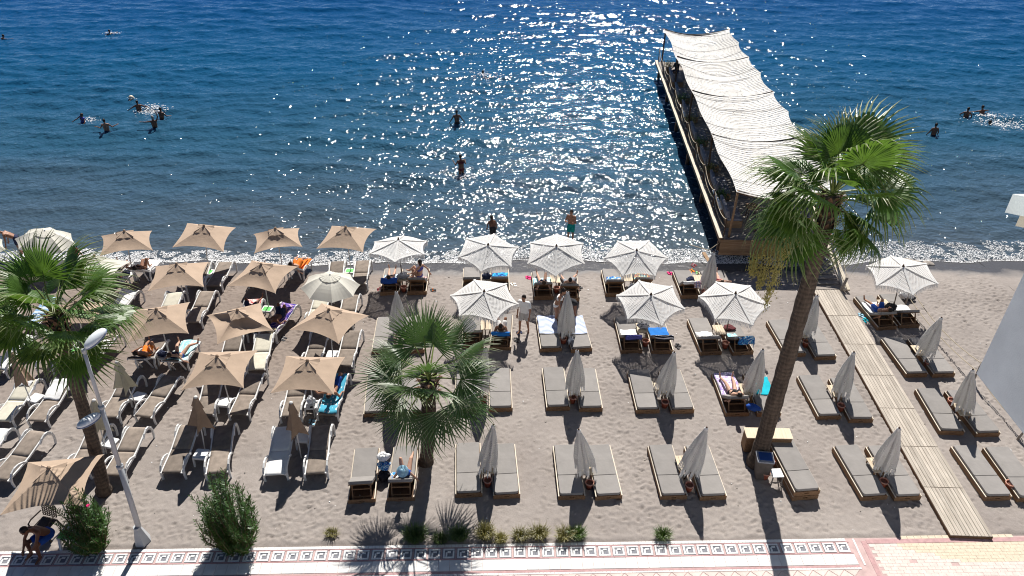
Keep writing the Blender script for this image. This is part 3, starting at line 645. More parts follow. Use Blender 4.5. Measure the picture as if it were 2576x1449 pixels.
def person(label, j, loc, rz=0, clothes=(), skin='skin1', hair='hairdark', long_hair=False, fem=False, group='people on the beach', vox=.021, hat=None, extra=None, cat='person'):
    T_, A_, L_ = limb_caps(j, 0, fem); b = MB()
    for c in T_: b.cap(*c)
    if fem:
        X = (j['shR']-j['shL']).normalized(); fw = X.cross(j['up']).normalized()*(-1)
        if fw.dot(j['look']) < 0: fw = -fw
        for sg in (-1, 1): b.ball(j['chest']+X*.075*sg+fw*.085+j['up']*.03, .058)
    for k in 'RL':
        for c in A_[k]+L_[k]: b.cap(*c)
        b.cap(j['an'+k], j['to'+k], .038, .028)
        b.cap(j['wr'+k], j['wr'+k]+j['hd'+k]*.085, .027, .034)
    hd, up, lk = j['head'], j['up'], j['look']; sd = up.cross(lk).normalized(); lk2 = sd.cross(up).normalized()
    Mh = Matrix((( *sd, ), (*lk2,), (*up,))).transposed().to_4x4(); Mh.translation = hd
    b.cap(j['neck']-up*.04, hd-up*.04, .057, .052); b.ball((0, 0, .01), (.076, .094, .112), 12, 8, Mh)
    b.cap(Mh @ V((0, .05, -.07)), Mh @ V((0, .035, -.045)), .045, .055); b.cap(Mh @ V((0, .088, .015)), Mh @ V((0, .108, -.018)), .012, .018)
    for sg in (-1, 1): b.ball((.078*sg, -.005, -.005), (.014, .026, .036), 6, 5, Mh)
    fing = MB()
    for k in 'RL':
        d = j['hd'+k]; pa = j['wr'+k]+d*.085; sx = d.cross(V((.3, .2, 1))).normalized(); nn = sx.cross(d).normalized()
        for q, L in enumerate((.062, .076, .08, .068)):
            o_ = pa+sx*(.024*(q-1.5)*.9); mid = o_+d*L*.5+nn*.006; fing.cap(o_, mid, .0095, .009, 6); fing.cap(mid, mid+d*L*.45-nn*.018, .009, .0075, 6)
        th = j['wr'+k]+d*.03+sx*.026; fing.cap(th, th+d*.05+sx*.032, .011, .009, 6)
    rt = root('person', label, cat, group, loc, (0, 0, rz))
    JOBS.append(('body', rt, b, fing, skin, vox))
    for nm, mt in clothes:
        c = MB(); Tg, Ag, Lg = limb_caps(j, .016, fem)
        def part(cap_, t): a, e, ra, rb = cap_; return (a, V(a).lerp(V(e), t), ra, ra+(rb-ra)*t)
        X = (j['shR']-j['shL']).normalized(); hx = (j['hipR']-j['hipL']).normalized(); pe, ch = j['pel'], j['chest']
        if nm in ('shorts', 'swim_shorts'):
            c.cap(pe+hx*.07, pe-hx*.07, .114, .114); c.cap(pe+up*.05+hx*.05, pe+up*.05-hx*.05, .104, .104)
            for k in 'RL': c.cap(*part((Lg[k][0][0], Lg[k][0][1], .108, .090), .62))
        elif nm in ('bikini_bottom', 'swim_brief'):
            c.cap(pe+hx*.075-up*.02, pe-hx*.075-up*.02, .110, .110); c.cap(pe-up*.06+hx*.02, pe-up*.06-hx*.02, .095, .095)
        elif nm == 'bikini_top':
            c.cap(ch+X*.085*.9+up*.02, ch-X*.085*.9+up*.02, .112, .112)
            fw = X.cross(up).normalized(); fw = fw if fw.dot(lk) > 0 else -fw
            for sg in (-1, 1): c.ball(ch+X*.075*sg+fw*.085+up*.03, .068)
        elif nm in ('shirt', 'swimsuit'):
            for q in Tg: c.cap(*q)
            if nm == 'shirt':
                for k in 'RL': c.cap(*part((Ag[k][0][0], Ag[k][0][1], Ag[k][0][2]+.012, Ag[k][0][3]+.014), .6))
        JOBS.append((nm, rt, c, None, mt, vox+.004))
    hm_ = MB()
    if hat:
        hm_.ball((0, -.01, .045), (.086, .102, .105), 12, 8, Mh); hm_.lathe([(.09, .055), (.175, .04), (.18, .035), (.09, .045)], 16, M4=Mh); obj('hat', hm_.build('hat', hat, True), rt)
    elif hair:
        hm_.ball((0, -.016, .032), (.083, .094, .105), 12, 8, Mh)
        if long_hair: hm_.ball((0, -.055, -.06), (.075, .05, .12), 10, 7, Mh); hm_.ball((0, -.06, .11), (.04, .04, .04), 8, 6, Mh)
        obj('hair', hm_.build('hair', hair, True), rt)
    for e in (extra or []): obj(e[0], e[1], rt)
    return rt
def finish_people():
    tmp = []
    for nm, rt, b, fing, mt, vox in JOBS:
        me = bpy.data.meshes.new('tmp'); me.from_pydata(b.v, [], b.f); o = bpy.data.objects.new('tmp', me); C.objects.link(o)
        md = o.modifiers.new('r', 'REMESH'); md.mode = 'VOXEL'; md.voxel_size = vox; md.use_smooth_shade = True
        sm = o.modifiers.new('s', 'SMOOTH'); sm.factor = .5; sm.iterations = 3
        tmp.append(o)
    dg = bpy.context.evaluated_depsgraph_get()
    for o, (nm, rt, b, fing, mt, vox) in zip(tmp, JOBS):
        me = bpy.data.meshes.new_from_object(o.evaluated_get(dg)); me.name = nm
        if fing is not None:
            nv = len(me.vertices); vs = [tuple(v.co) for v in me.vertices]; fs = [tuple(p.vertices) for p in me.polygons]
            vs += fing.v; fs += [tuple(i+nv for i in f) for f in fing.f]
            me = bpy.data.meshes.new(nm); me.from_pydata(vs, [], fs); me.polygons.foreach_set('use_smooth', [True]*len(me.polygons))
        me.materials.clear(); me.materials.append(MT[mt]); me.update()
        obj(nm, me, rt)
    for o in tmp:
        me = o.data; bpy.data.objects.remove(o); bpy.data.meshes.remove(me)

# ------------------------------------------------------------------ wooden sunbeds
ORD = ['', 'first', 'second', 'third', 'fourth', 'fifth', 'sixth', 'seventh']
ROW = {1: 'front row by the promenade', 2: 'second row from the promenade', 3: 'third row from the promenade', 4: 'row by the water'}
BACK = math.radians(38)
def bed_proto(kind):
    P = []
    def p(n, m, mt, kids=(), sm=False): P.append((n, m.build(n, mt, sm), list(kids)))
    h = .36 if kind == 's' else 0.0
    for sg in (-1, 1): p('side_board', MB().box((sg*.385, 0, .10), (.026, 1.98, .17)), 'bedwood', [('top_rail', MB().box((sg*.385, 0, .192), (.030, 1.985, .020)).build('top_rail', 'bedrail'))])
    def endb(y, z0):
        m = MB(); m.box((0, y, z0+.045), (.742, .026, .08)); m.box((0, y, z0+.155), (.742, .026, .05))
        for sg in (-1, 1): m.box((sg*.222, y, z0+.1075), (.297, .026, .045))
        m.box((0, y+(.02 if y < 0 else -.02), z0+.1075), (.17, .008, .05)); return m
    p('end_board', endb(-.975, 0), 'bedwood'); p('end_board', MB().box((0, .975, .10), (.742, .026, .17)), 'bedwood')
    if h:
        for sg in (-1, 1): p('side_board', MB().box((sg*.385, 0, .30), (.026, 1.98, .17)), 'bedwood', [('top_rail', MB().box((sg*.385, 0, .392), (.030, 1.985, .020)).build('top_rail', 'bedrail'))])
        p('end_board', endb(-.977, .2), 'bedwood'); h = .2
    z = .185+h
    p('slat_base', MB().box((0, .35 if kind == 'r' else 0, z-.012), (.74, 1.24 if kind == 'r' else 1.93, .02)), 'beddark')
    p('mattress', MB().slab(-.355, .355, -.262, .965, z, z+.10, .03, .014), 'mattress', sm=False)
    if kind != 'r':
        p('head_cushion', MB().slab(-.355, .355, -.972, -.272, z, z+.10, .075, .014, near_only=True), 'mattress')
    else:
        Mh = T((0, -.265, z), 0, -BACK)
        p('head_cushion', MB().slab(-.355, .355, -.70, -.005, .022, .12, .06, .014, near_only=True, M4=Mh), 'mattress')
        p('back_board', MB().box((0, -.35, .008), (.70, .69, .022), Mh), 'bedwood')
        for sg in (-1, 1): p('prop', MB().bar(Mh @ V((sg*.27, -.50, -.01)), (sg*.27, -.93, .03), .035, .035), 'bedwood')
        for t in (.28, .72): a = (Mh @ V((0, -.50, -.01))).lerp(V((0, -.93, .03)), t); p('rung', MB().box(tuple(a), (.56, .03, .03)), 'bedwood')
        p('floor_panel', MB().box((0, -.62, .03), (.74, .66, .012)), 'beddark')
    return P
BEDP = {k: bed_proto(k) for k in 'frs'}
BED = {}
def put_bed(r, n, side, near, far, kind, look=None):
    h = .49 if kind == 's' else .29
    A = GG(*near); B = GG(*far, h); d = (B-A); d.z = 0; d.normalize(); c = A+d*.99; c.z = gz(c.y)-.006
    rz = math.atan2(-d.x, d.y); slope = math.atan2(gz((A+d*1.98).y)-gz(A.y), 1.98)
    nm = {'L': 'left', 'R': 'right', 'S': 'only'}[side]
    lab = (look or {'f': 'flat grey wooden sunbed', 'r': 'raised-back wooden sunbed', 's': 'double-height stacked wooden sunbed'}[kind])+f', {nm} of {ORD[n]} pair from left, {ROW[r]}'
    if side == 'S': lab = 'tall stacked wooden sunbed with grey cushion beside the bin and white stool'
    o = root('wooden_sunbed', lab, 'sunbed', 'wooden sunbeds on the sand', c, (slope, 0, rz)); spawn(BEDP[kind], o)
    BED[(r, n, side)] = (Matrix.Translation(c) @ Euler((slope, 0, rz)).to_matrix().to_4x4(), kind, c, rz)
PAIRS = [
 (1, 1, ((911, 1267), (921, 1138), 'r'), ((1009, 1262), (1020, 1128), 'r')),
 (1, 2, ((1180, 1252), (1177, 1124), 'f'), ((1275, 1255), (1265, 1124), 'f')),
 (1, 3, ((1438, 1258), (1424, 1128), 'f'), ((1531, 1258), (1507, 1128), 'f')),
 (1, 4, ((1694, 1258), (1665, 1129), 'f'), ((1793, 1259), (1758, 1131), 'f')),
 (1, 5, None, ((2024, 1258), (1976, 1123), 's')),
 (1, 6, ((2197, 1259), (2140, 1137), 'f'), ((2281, 1260), (2223, 1138), 'f')),
 (1, 7, ((2507, 1260), (2440, 1137), 'f'), ((2590, 1264), (2520, 1138), 'f')),
 (2, 1, ((946, 1050), (950, 958), 'f'), ((1037, 1048), (1040, 956), 'f')),
 (2, 2, ((1174, 1039), (1174, 942), 'f'), ((1260, 1037), (1257, 940), 'f')),
 (2, 3, ((1404, 1034), (1394, 941), 'f'), ((1486, 1037), (1474, 941), 'f')),
 (2, 4, ((1629, 1041), (1610, 942), 'f'), ((1716, 1041), (1691, 944), 'f')),
 (2, 5, ((1854, 1048), (1824, 947), 'r'), ((1933, 1049), (1906, 953), 'f')),
 (2, 6, ((2084, 1057), (2043, 957), 'f'), ((2164, 1065), (2122, 962), 'f')),
 (2, 7, ((2391, 1095), (2345, 992), 'f'), ((2482, 1100), (2420, 995), 'f')),
 (3, 1, ((963, 891), (971, 811), 'f'), ((1041, 890), (1043, 811), 'f')),
 (3, 2, ((1190, 878), (1189, 803), 'r'), ((1259, 882), (1264, 803), 'r')),
 (3, 3, ((1386, 886), (1376, 805), 'f'), ((1463, 887), (1445, 805), 'f')),
 (3, 4, ((1589, 890), (1574, 809), 'r'), ((1666, 891), (1650, 812), 'r')),
 (3, 5, ((1788, 894), (1762, 814), 'r'), ((1868, 894), (1836, 815), 'r')),
 (3, 6, ((1999, 899), (1964, 818), 'f'), ((2075, 907), (2037, 822), 'f')),
 (3, 7, ((2303, 950), (2253, 859), 'f'), ((2372, 950), (2322, 861), 'f')),
 (4, 1, ((981, 744), (990, 675), 'r'), ((1049, 743), (1057, 677), 'r')),
 (4, 2, ((1187, 742), (1188, 682), 'r'), ((1258, 740), (1257, 680), 'r')),
 (4, 3, ((1368, 756), (1360, 683), 'r'), ((1433, 760), (1428, 684), 'r')),
 (4, 4, ((1548, 748), (1536, 679), 'r'), ((1620, 742), (1611, 683), 'r')),
 (4, 5, ((1737, 753), (1715, 679), 'r'), ((1808, 755), (1784, 686), 'r')),
 (4, 6, ((2230, 831), (2185, 756), 'r'), ((2286, 826), (2243, 749), 'r')),
]
for r, n, L, Rr in PAIRS:
    if L: put_bed(r, n, 'L', *L)
    put_bed(r, n, 'R' if L else 'S', *Rr)

# ------------------------------------------------------------------ macrame umbrellas
UH = 2.18
def pole_parts(mt, r=.022, top=UH):
    return [('pole', MB().tube([(0, 0, -.3), (0, 0, top)], r, 8).build('pole', mt), []), ('finial', MB().lathe([(.0, .09), (.03, .07), (.035, .02), (.05, .0), (.045, -.03)], 10, (0, 0, top)).build('finial', mt, True), [])]
def hem_(cor, ap):
    m = MB()
    for c in cor: m.bar(ap+V((0, 0, .010)), c+V((0, 0, .012)), .080, .006)
    return m
def macrame_open(seed):
    rs = random.Random(seed); R_, n = 1.29, 6; za, ze = UH-.01, UH-.40
    cor = [V((R_*math.cos(2*PI*k/n)*rs.uniform(.96, 1.03), R_*math.sin(2*PI*k/n)*rs.uniform(.96, 1.03), ze+rs.uniform(-.05, .05))) for k in range(n)]
    ap = V((0, 0, za)); m = MB(); fr = MB()
    for k in range(n):
        a, b = cor[k], cor[(k+1) % n]; mid = (a+b)/2; inn = V((mid.x, mid.y, 0)).normalized(); sag = rs.uniform(.05, .12)
        def E(t): return a.lerp(b, t)-inn*sag*4*t*(1-t)+V((0, 0, .05*4*t*(1-t)))
        def S(u, v): e = E(u); p = ap.lerp(e, v); p.z -= .03*math.sin(PI*v)-.015*math.sin(PI*u)*v; p += V((0, 0, .008*math.sin(9*u+7*v+k)))*v; return p
        wd = (b-a).length
        m.grid(S, 8, 9, lambda u, v: ((u-.5)*wd*v+5*k, v*1.15))
        N = 40
        for i in range(N):
            t = (i+rs.uniform(.2, .8))/N; p = E(t); q = E(min(1, t+.02)); dv = (q-p).normalized() if t < .97 else (b-a).normalized(); L = rs.uniform(.20, .30); wv = rs.uniform(.011, .019)
            o_ = V((rs.uniform(-.02, .02), rs.uniform(-.02, .02), 0))
            vs = [p-dv*wv, p+dv*wv, p+dv*wv*.7+o_*.5-V((0, 0, L*.55)), p-dv*wv*.7+o_*.5-V((0, 0, L*.55)), p+o_-V((0, 0, L))]
            fr.add(vs, [(0, 1, 2, 3), (3, 2, 4)])
    ribs = [('rib', MB().bar(ap-V((0, 0, .03)), c-V((0, 0, .02)), .012, .014).build('rib', 'polewhite'), []) for c in cor]+[('seam_tape', hem_(cor, ap).build('seam_tape', 'fringe'), [])]
    return pole_parts('polewood')+[('canopy', m.build('canopy', 'macrame', True), [('fringe', fr.build('fringe', 'fringe'))])]+ribs
def macrame_closed(seed):
    rs = random.Random(seed); k = rs.choice((6, 7)); ph = rs.uniform(0, 6); top, bot = UH-.02, .62+rs.uniform(-.06, .1); sx, sy = rs.uniform(-.06, .06), rs.uniform(-.05, .03)
    ra = [rs.uniform(.75, 1.3) for _ in range(k)]
    def S(u, v):
        th = 2*PI*u; z = top+(bot-top)*v; f = v**.8
        base = .05+.225*f; i = u*k; w_ = ra[int(i) % k]*(1-(i % 1))+ra[(int(i)+1) % k]*(i % 1)
        r_ = base*(1+(.30*w_)*math.sin(k*th+ph+1.2*v)*min(1, v*3)+.10*math.sin(2*th+ph)*f); r_ *= (1-.12*max(0, v-.75)*4)
        return (r_*math.cos(th)+sx*f, r_*math.sin(th)+sy*f, z+.03*math.sin(3*th+ph)*f)
    m = MB().grid(S, 48, 22, lambda u, v: (u*2.6, v*1.6)); fr = MB()
    for i in range(110):
        u = rs.random(); p = V(S(u, 1)); q = V(S(min(1, u+.01), 1)); dv = (q-p).normalized(); L = .20+.16*(.5+.5*math.sin(u*2*PI*k+ph*2))+rs.uniform(0, .07); wv = rs.uniform(.012, .022)
        out = V((p.x-sx, p.y-sy, 0))*rs.uniform(-.1, .18)
        fr.add([p-dv*wv, p+dv*wv, p+dv*wv*.8+out*.5-V((0, 0, L*.6)), p-dv*wv*.8+out*.5-V((0, 0, L*.6)), p+out-V((0, 0, L))], [(0, 1, 2, 3), (3, 2, 4)])
    cap_ = MB().lathe([(.02, .06), (.055, .03), (.065, -.02), (.06, -.05)], 12, (0, 0, UH)).build('cap', 'fringe', True)
    return pole_parts('polewood')+[('cloth', m.build('cloth', 'macrame_closed', True), [('fringe', fr.build('fringe', 'fringe')), ('cap', cap_)])]
MO = [macrame_open(k) for k in range(4)]; MC = [macrame_closed(k) for k in range(5)]
def stand_umbrella(proto, label, base, peak, yaw=0.0, H=UH, group=None, name='umbrella'):
    Bp = GG(*base); Tp = GG(*peak, H+.03); ax = (Tp-Bp); ax = V((ax.x, max(-.35, min(.35, ax.y)), ax.z)).normalized(); b = Tp-ax*(H+.03)
    q = V((0, 0, 1)).rotation_difference(ax).to_matrix().to_4x4() @ Matrix.Rotation(yaw, 4, 'Z')
    o = root(name, label, 'umbrella', group, b, q.to_euler()); spawn(proto, o); return o
gO, gC = 'open fringed umbrellas', 'closed fringed umbrellas'
d2r = math.radians
for k, (lab, base, peak, yaw) in enumerate([
  ('open white macrame umbrella beside the woman sitting up on her sunbed by the water', (1013, 720), (1002, 600), -90),
  ('open white macrame umbrella shading the blue swirl towel sunbed by the water', (1225, 718), (1228, 614), -101),
  ('open white macrame umbrella over two sunbathers lying down, nearest the man in the sea', (1399, 720), (1400, 617), -94),
  ('tilted open white macrame umbrella in front of the fuchsia towel at the waterline', (1585, 715), (1602, 628), -60),
  ('open white macrame umbrella left of the standing man in white', (1221, 845), (1218, 731), -71),
  ('open white macrame umbrella above the striped bag and bright blue towel', (1624, 845), (1638, 739), -78),
  ('open white macrame umbrella above the patterned blue towel, nearest the tall palm', (1823, 850), (1851, 736), -73),
  ('open white macrame umbrella alone on the far side of the boardwalk', (2246, 780), (2273, 668), -94)]):
    stand_umbrella(MO[k % 4], lab, base, peak, d2r(yaw), group=gO)
for k, (r, n, base, peak) in enumerate([(1, 2, (1226, 1200), (1241, 1070)), (1, 3, (1475, 1200), (1456, 1082)), (1, 4, (1722, 1205), (1777, 1077)), (1, 6, (2216, 1195), (2262, 1078)),
  (2, 1, (993, 1020), (1004, 915)), (2, 2, (1207, 1000), (1222, 876)), (2, 3, (1440, 1000), (1452, 882)), (2, 4, (1664, 1000), (1696, 887)), (2, 5, (1886, 1000), (1919, 880)), (2, 6, (2110, 1010), (2148, 887)), (2, 7, (2419, 1047), (2447, 931)),
  (3, 1, (998, 850), (997, 734)), (3, 3, (1422, 855), (1428, 734)), (3, 6, (2021, 855), (2056, 744)), (3, 7, (2316, 905), (2368, 800)), (4, 5, (1775, 735), (1796, 636))]):
    stand_umbrella(MC[k % 5], f'closed grey-white fringed umbrella at {ORD[n]} sunbed pair from left, {ROW[r]}', base, peak, k*1.3, group=gC)

# ------------------------------------------------------------------ little pine tables and terracotta pots
def table_proto():
    P = [('slat', MB().box((.105*(k-1), 0, .42), (.10, .58, .02)).build('slat', 'palewood'), []) for k in range(-0, 4)]
    P = [('slat', MB().box((.098*(k-1.5), 0, .42), (.092, .58, .02)).build('slat', 'palewood'), []) for k in range(4)]
    for sx in (-1, 1):
        for sy in (-1, 1): P.append(('leg', MB().bar((sx*.15, sy*.22, .41), (sx*.17, sy*.27, 0), .035, .035).build('leg', 'bedwood'), []))
    P.append(('cross_bar', MB().box((0, .22, .39), (.34, .03, .035)).box((0, -.22, .39), (.34, .03, .035)).build('cross_bar', 'bedwood'), []))
    return P
TB = table_proto(); TOP = {}
for r, n, px in [(1, 2, (1228, 1172)), (1, 3, (1474, 1176)), (1, 4, (1719, 1164)), (1, 6, (2205, 1169)), (2, 3, (1446, 978)), (2, 4, (1662, 977)), (2, 5, (1877, 979)), (2, 6, (2101, 983)), (2, 7, (2421, 1030)),
  (3, 2, (1222, 817)), (3, 3, (1424, 826)), (3, 4, (1615, 824)), (3, 5, (1809, 829)), (3, 6, (2014, 837)), (3, 7, (2313, 881)), (4, 1, (1013, 697)), (4, 2, (1224, 697)), (4, 3, (1397, 701)), (4, 4, (1580, 697)), (4, 5, (1758, 701)), (4, 6, (2226, 764))]:
    c = GG(*px, .43); c.z -= .43; rz = BED[(r, n, 'L')][3]
    o = root('pine_table', f'slatted pine table between {ORD[n]} sunbed pair from left, {ROW[r]}', 'table', 'pine tables between the sunbeds', c, (0, 0, rz)); spawn(TB, o); TOP[(r, n)] = c+V((0, 0, .43))
def pot_proto(h=.27):
    return [('pot_body', MB().lathe([(0, .0), (.085, 0), (.125, h-.03), (.105, h-.03), (.10, h-.06), (0, h-.06)], 18).build('pot_body', 'pot', True), []),
            ('pot_rim', MB().lathe([(.124, h-.035), (.138, h-.03), (.138, h), (.110, h), (.108, h-.04)], 18).build('pot_rim', 'potrim', True), []), ('ash_fill', MB().lathe([(0, h-.05), (.104, h-.055)], 18).build('ash_fill', 'ash'), [])]
PT = pot_proto()
POTS = [(1, 2, (1227, 1222)), (1, 3, (1482, 1228)), (1, 4, (1732, 1234)), (1, 6, (2218, 1224)), (1, 7, (2534, 1230)), (2, 2, (1216, 1014)), (2, 3, (1440, 1012)), (2, 4, (1671, 1024)), (2, 6, (2112, 1033)), (2, 7, (2389, 1020)), (3, 3, (1417, 864)), (3, 4, (1623, 870)), (3, 5, (1823, 875)), (3, 6, (2025, 872)), (3, 7, (2331, 924)), (4, 1, (1016, 734)), (4, 3, (1400, 736)), (4, 5, (1771, 744))]
for r, n, px in POTS:
    o = root('terracotta_pot', f'terracotta ash pot between {ORD[n]} sunbed pair from left, {ROW[r]}', 'pot', 'terracotta ash pots', GG(*px), (0, 0, rnd.random()*6)); spawn(PT, o)
for px, lab in (((1923, 1203), 'terracotta pot in front of the bin, left of the white stool'), ((1949, 1170), 'terracotta pot between the bin and the stacked sunbed')):
    o = root('terracotta_pot', lab, 'pot', 'terracotta ash pots', GG(*px)); spawn(PT, o)
# stool, bin and counter by the palm
c = GG(1954, 1190, .42); c.z = 0; o = root('white_stool', 'small white slatted stool between terracotta pot and stacked sunbed', 'stool', None, c, (0, 0, .05))
for k in range(4): obj('slat', MB().box((0, .085*(k-1.5), .42), (.34, .075, .02)).build('slat', 'plastic'), o)
for sx in (-1, 1):
    for sy in (-1, 1): obj('leg', MB().bar((sx*.14, sy*.13, .41), (sx*.16, sy*.15, 0), .03, .03).build('leg', 'piersilver'), o)
obj('stretcher', MB().box((0, .14, .16), (.30, .025, .025)).box((0, -.14, .16), (.30, .025, .025)).build('stretcher', 'piersilver'), o)
c = GG(1912, 1197); o = root('waste_bin', 'dark square waste bin with a blue lid at the foot of the tall palm', 'bin', None, c, (0, 0, -.12))
obj('bin_body', MB().add([(a*x, b*x, z) for z, x in ((0, .16), (.78, .225)) for a, b in ((-1, -1), (1, -1), (1, 1), (-1, 1))], [(0, 3, 2, 1), (4, 5, 6, 7)]+[(k, (k+1) % 4, 4+(k+1) % 4, 4+k) for k in range(4)]).build('bin_body', 'binbody'), o)
l = obj('lid_rim', MB().slab(-.25, .25, -.23, .23, .78, .84, .03, .01).build('lid_rim', 'greycloth'), o); obj('lid', MB().slab(-.19, .19, -.16, .16, .838, .87, .03, .012).build('lid', 'bluelid'), l)
c = GG(1926, 1140); c += V((.02, .22, 0)); o = root('wooden_counter', 'low plywood counter box standing behind the tall palm trunk', 'counter', None, c, (0, 0, -.03))
for nm, cc, dd in (('front_panel', (0, -.20, .33), (1.36, .025, .62)), ('back_panel', (0, .20, .33), (1.36, .025, .62)), ('side_panel', (-.69, 0, .33), (.025, .376, .62)), ('side_panel', (.69, 0, .33), (.025, .376, .62))): obj(nm, MB().box(cc, dd).build(nm, 'bedwood'), o)
obj('counter_top', MB().slab(-.72, .72, -.23, .23, .64, .67, .02, .006).build('counter_top', 'palewood'), o)

# ------------------------------------------------------------------ towels and other belongings
def bed_surf(kind, s, off=.012):
    h = {'f': .285, 'r': .285, 's': .485}[kind]+off
    if s >= 0 or kind != 'r': return (-.265+s, h)
    if s > -.70: return (-.265+s*math.cos(BACK)-.115*math.sin(BACK)*0, h-s*math.sin(BACK)+.02*min(1, -s*6))
    return (-.265-.70*math.cos(BACK)-.05-off, h+.70*math.sin(BACK)+.02-(-s-.70))
def towel(key, x0, x1, s0, s1, mt, label, name='towel', wr=.012, skew=0.0, seed=0):
    Mb, kind, c, rz = BED[key]; rs = random.Random(seed+int(abs(x0*100)+abs(s1*77))); p1, p2, p3 = [rs.uniform(0, 6) for _ in range(3)]
    def S(u, v):
        s = s0+(s1-s0)*v; y, z = bed_surf(kind, s); x = x0+(x1-x0)*u+skew*v
        z += wr*(.6+.6*math.sin(5*u+p1+2*v)+.5*math.sin(11*v+p2+4*u)+.4*math.sin(19*u+13*v+p3))*(.6 if wr < .02 else 1)
        x += .018*math.sin(9*v+p2); y += .018*math.sin(8*u+p1)
        ov = max(0, abs(x)-.37); z -= ov*1.6; x -= math.copysign(ov*.75, x)
        return (x, y, z)
    k = max(10, int(abs(s1-s0)*22)); m = MB().grid(S, 16, k, lambda u, v: (u*(x1-x0), v*(s1-s0)), thick=.007)
    o = single(name, m.build(name, mt, True), label, name.replace('_', ' ')); o.matrix_world = Mb; return o
TW = [
 ((4, 1, 'L'), -.34, .34, -.95, -.35, 'blue', 'blue towel hanging over the raised sunbed back, first pair by the water'), ((4, 1, 'L'), -.33, .33, -.30, .55, 'tw_lblue', 'blue striped towel under the sunbather nearest the sitting woman'),
 ((4, 1, 'R'), -.34, .34, -.40, .30, 'tw_redwhite', 'red and white patterned towel the sitting woman is on'), ((4, 2, 'R'), -.33, .33, -.30, .62, 'tw_swirl', 'blue swirl patterned towel spread on an empty sunbed by the water'),
 ((4, 3, 'L'), -.40, .36, -.55, .60, 'tw_cyan', 'pale cyan towel under the woman lying below an umbrella by the water'), ((4, 3, 'L'), .0, .38, -.2, .5, 'tw_lblue', 'blue striped towel beside the woman lying by the water'),
 ((4, 4, 'L'), -.28, .33, -.42, .45, 'tw_bluewhite', 'blue and white crumpled towel on an empty sunbed, left of the rainbow towel'), ((4, 4, 'R'), -.34, .34, -.40, .62, 'tw_multi', 'rainbow coloured towel spread on a sunbed by the water'),
 ((4, 5, 'L'), -.36, .15, -.82, -.42, 'white', 'white towel folded over a raised sunbed back near the pier'), ((4, 5, 'L'), .10, .42, -.98, -.38, 'tw_plaid', 'checked shirt draped over the corner of a raised sunbed back near the pier'),
 ((4, 5, 'R'), -.36, .36, -.60, .80, 'tw_plaid', 'pink and grey checked towel under the woman by the closed umbrella near the pier'),
 ((3, 2, 'R'), -.34, .34, -.84, -.60, 'royal', 'bright blue towel edge over the sunbed back left of the standing man'),
 ((3, 3, 'L'), -.37, .40, .02, 1.16, 'tw_stripe', 'white towel with thin blue stripes on left sunbed beside the closed umbrella'), ((3, 3, 'R'), -.37, .37, .02, 1.16, 'tw_stripe', 'white towel with thin blue stripes on right sunbed beside the closed umbrella'),
 ((3, 4, 'L'), -.30, .30, -.35, .36, 'white', 'white towel on the sunbed left of the black and white bag'), ((3, 4, 'L'), -.26, .34, -.86, -.52, 'purple', 'violet towel over the sunbed back left of the striped bag'),
 ((3, 4, 'R'), -.36, .36, -.40, .52, 'royal', 'bright blue towel spread on the sunbed beside the striped bag'), ((3, 4, 'R'), -.30, .44, -.86, -.56, 'tw_bw', 'dark patterned cloth along the top of the bright blue towel sunbed'),
 ((3, 5, 'L'), -.34, .28, -.50, .30, 'white', 'crumpled white towel on the sunbed under the last umbrella before the palm'), ((3, 5, 'R'), -.22, .52, -1.02, -.52, 'tw_bluewhite', 'blue and yellow print towel hanging from a sunbed back next to the palm trunk'),
 ((3, 5, 'R'), -.34, .02, -.45, .22, 'tw_cyan', 'light blue print cloth on the sunbed next to the palm trunk'),
 ((2, 5, 'L'), -.35, .35, -.45, 1.15, 'tw_lilac', 'white and lilac towel under the woman lying left of the tall palm trunk'), ((2, 5, 'R'), -.32, .37, .05, .95, 'turq', 'turquoise towel on the sunbed half hidden by the tall palm trunk'),
 ((4, 6, 'L'), -.36, .36, -.50, .75, 'white', 'white towel under the sunbather on the far side of the boardwalk'), ((4, 6, 'R'), -.34, .36, -.55, .40, 'white', 'white towel on the empty sunbed on the far side of the boardwalk'),
 ((1, 1, 'R'), -.36, .05, -.60, .12, 'tw_bluewhite', 'blue patterned towel beside the sunbather wearing a straw hat'),
]
for k, (key, x0, x1, s0, s1, mt, lab) in enumerate(TW): towel(key, x0, x1, s0, s1, mt, lab, wr=.03 if 'crumpled' in lab else .013, seed=k)
def on_bed(key, x, s, dz=0.0):
    Mb, kind, c, rz = BED[key]; y, z = bed_surf(kind, s, .0); return Mb @ V((x, y, z+dz)), rz
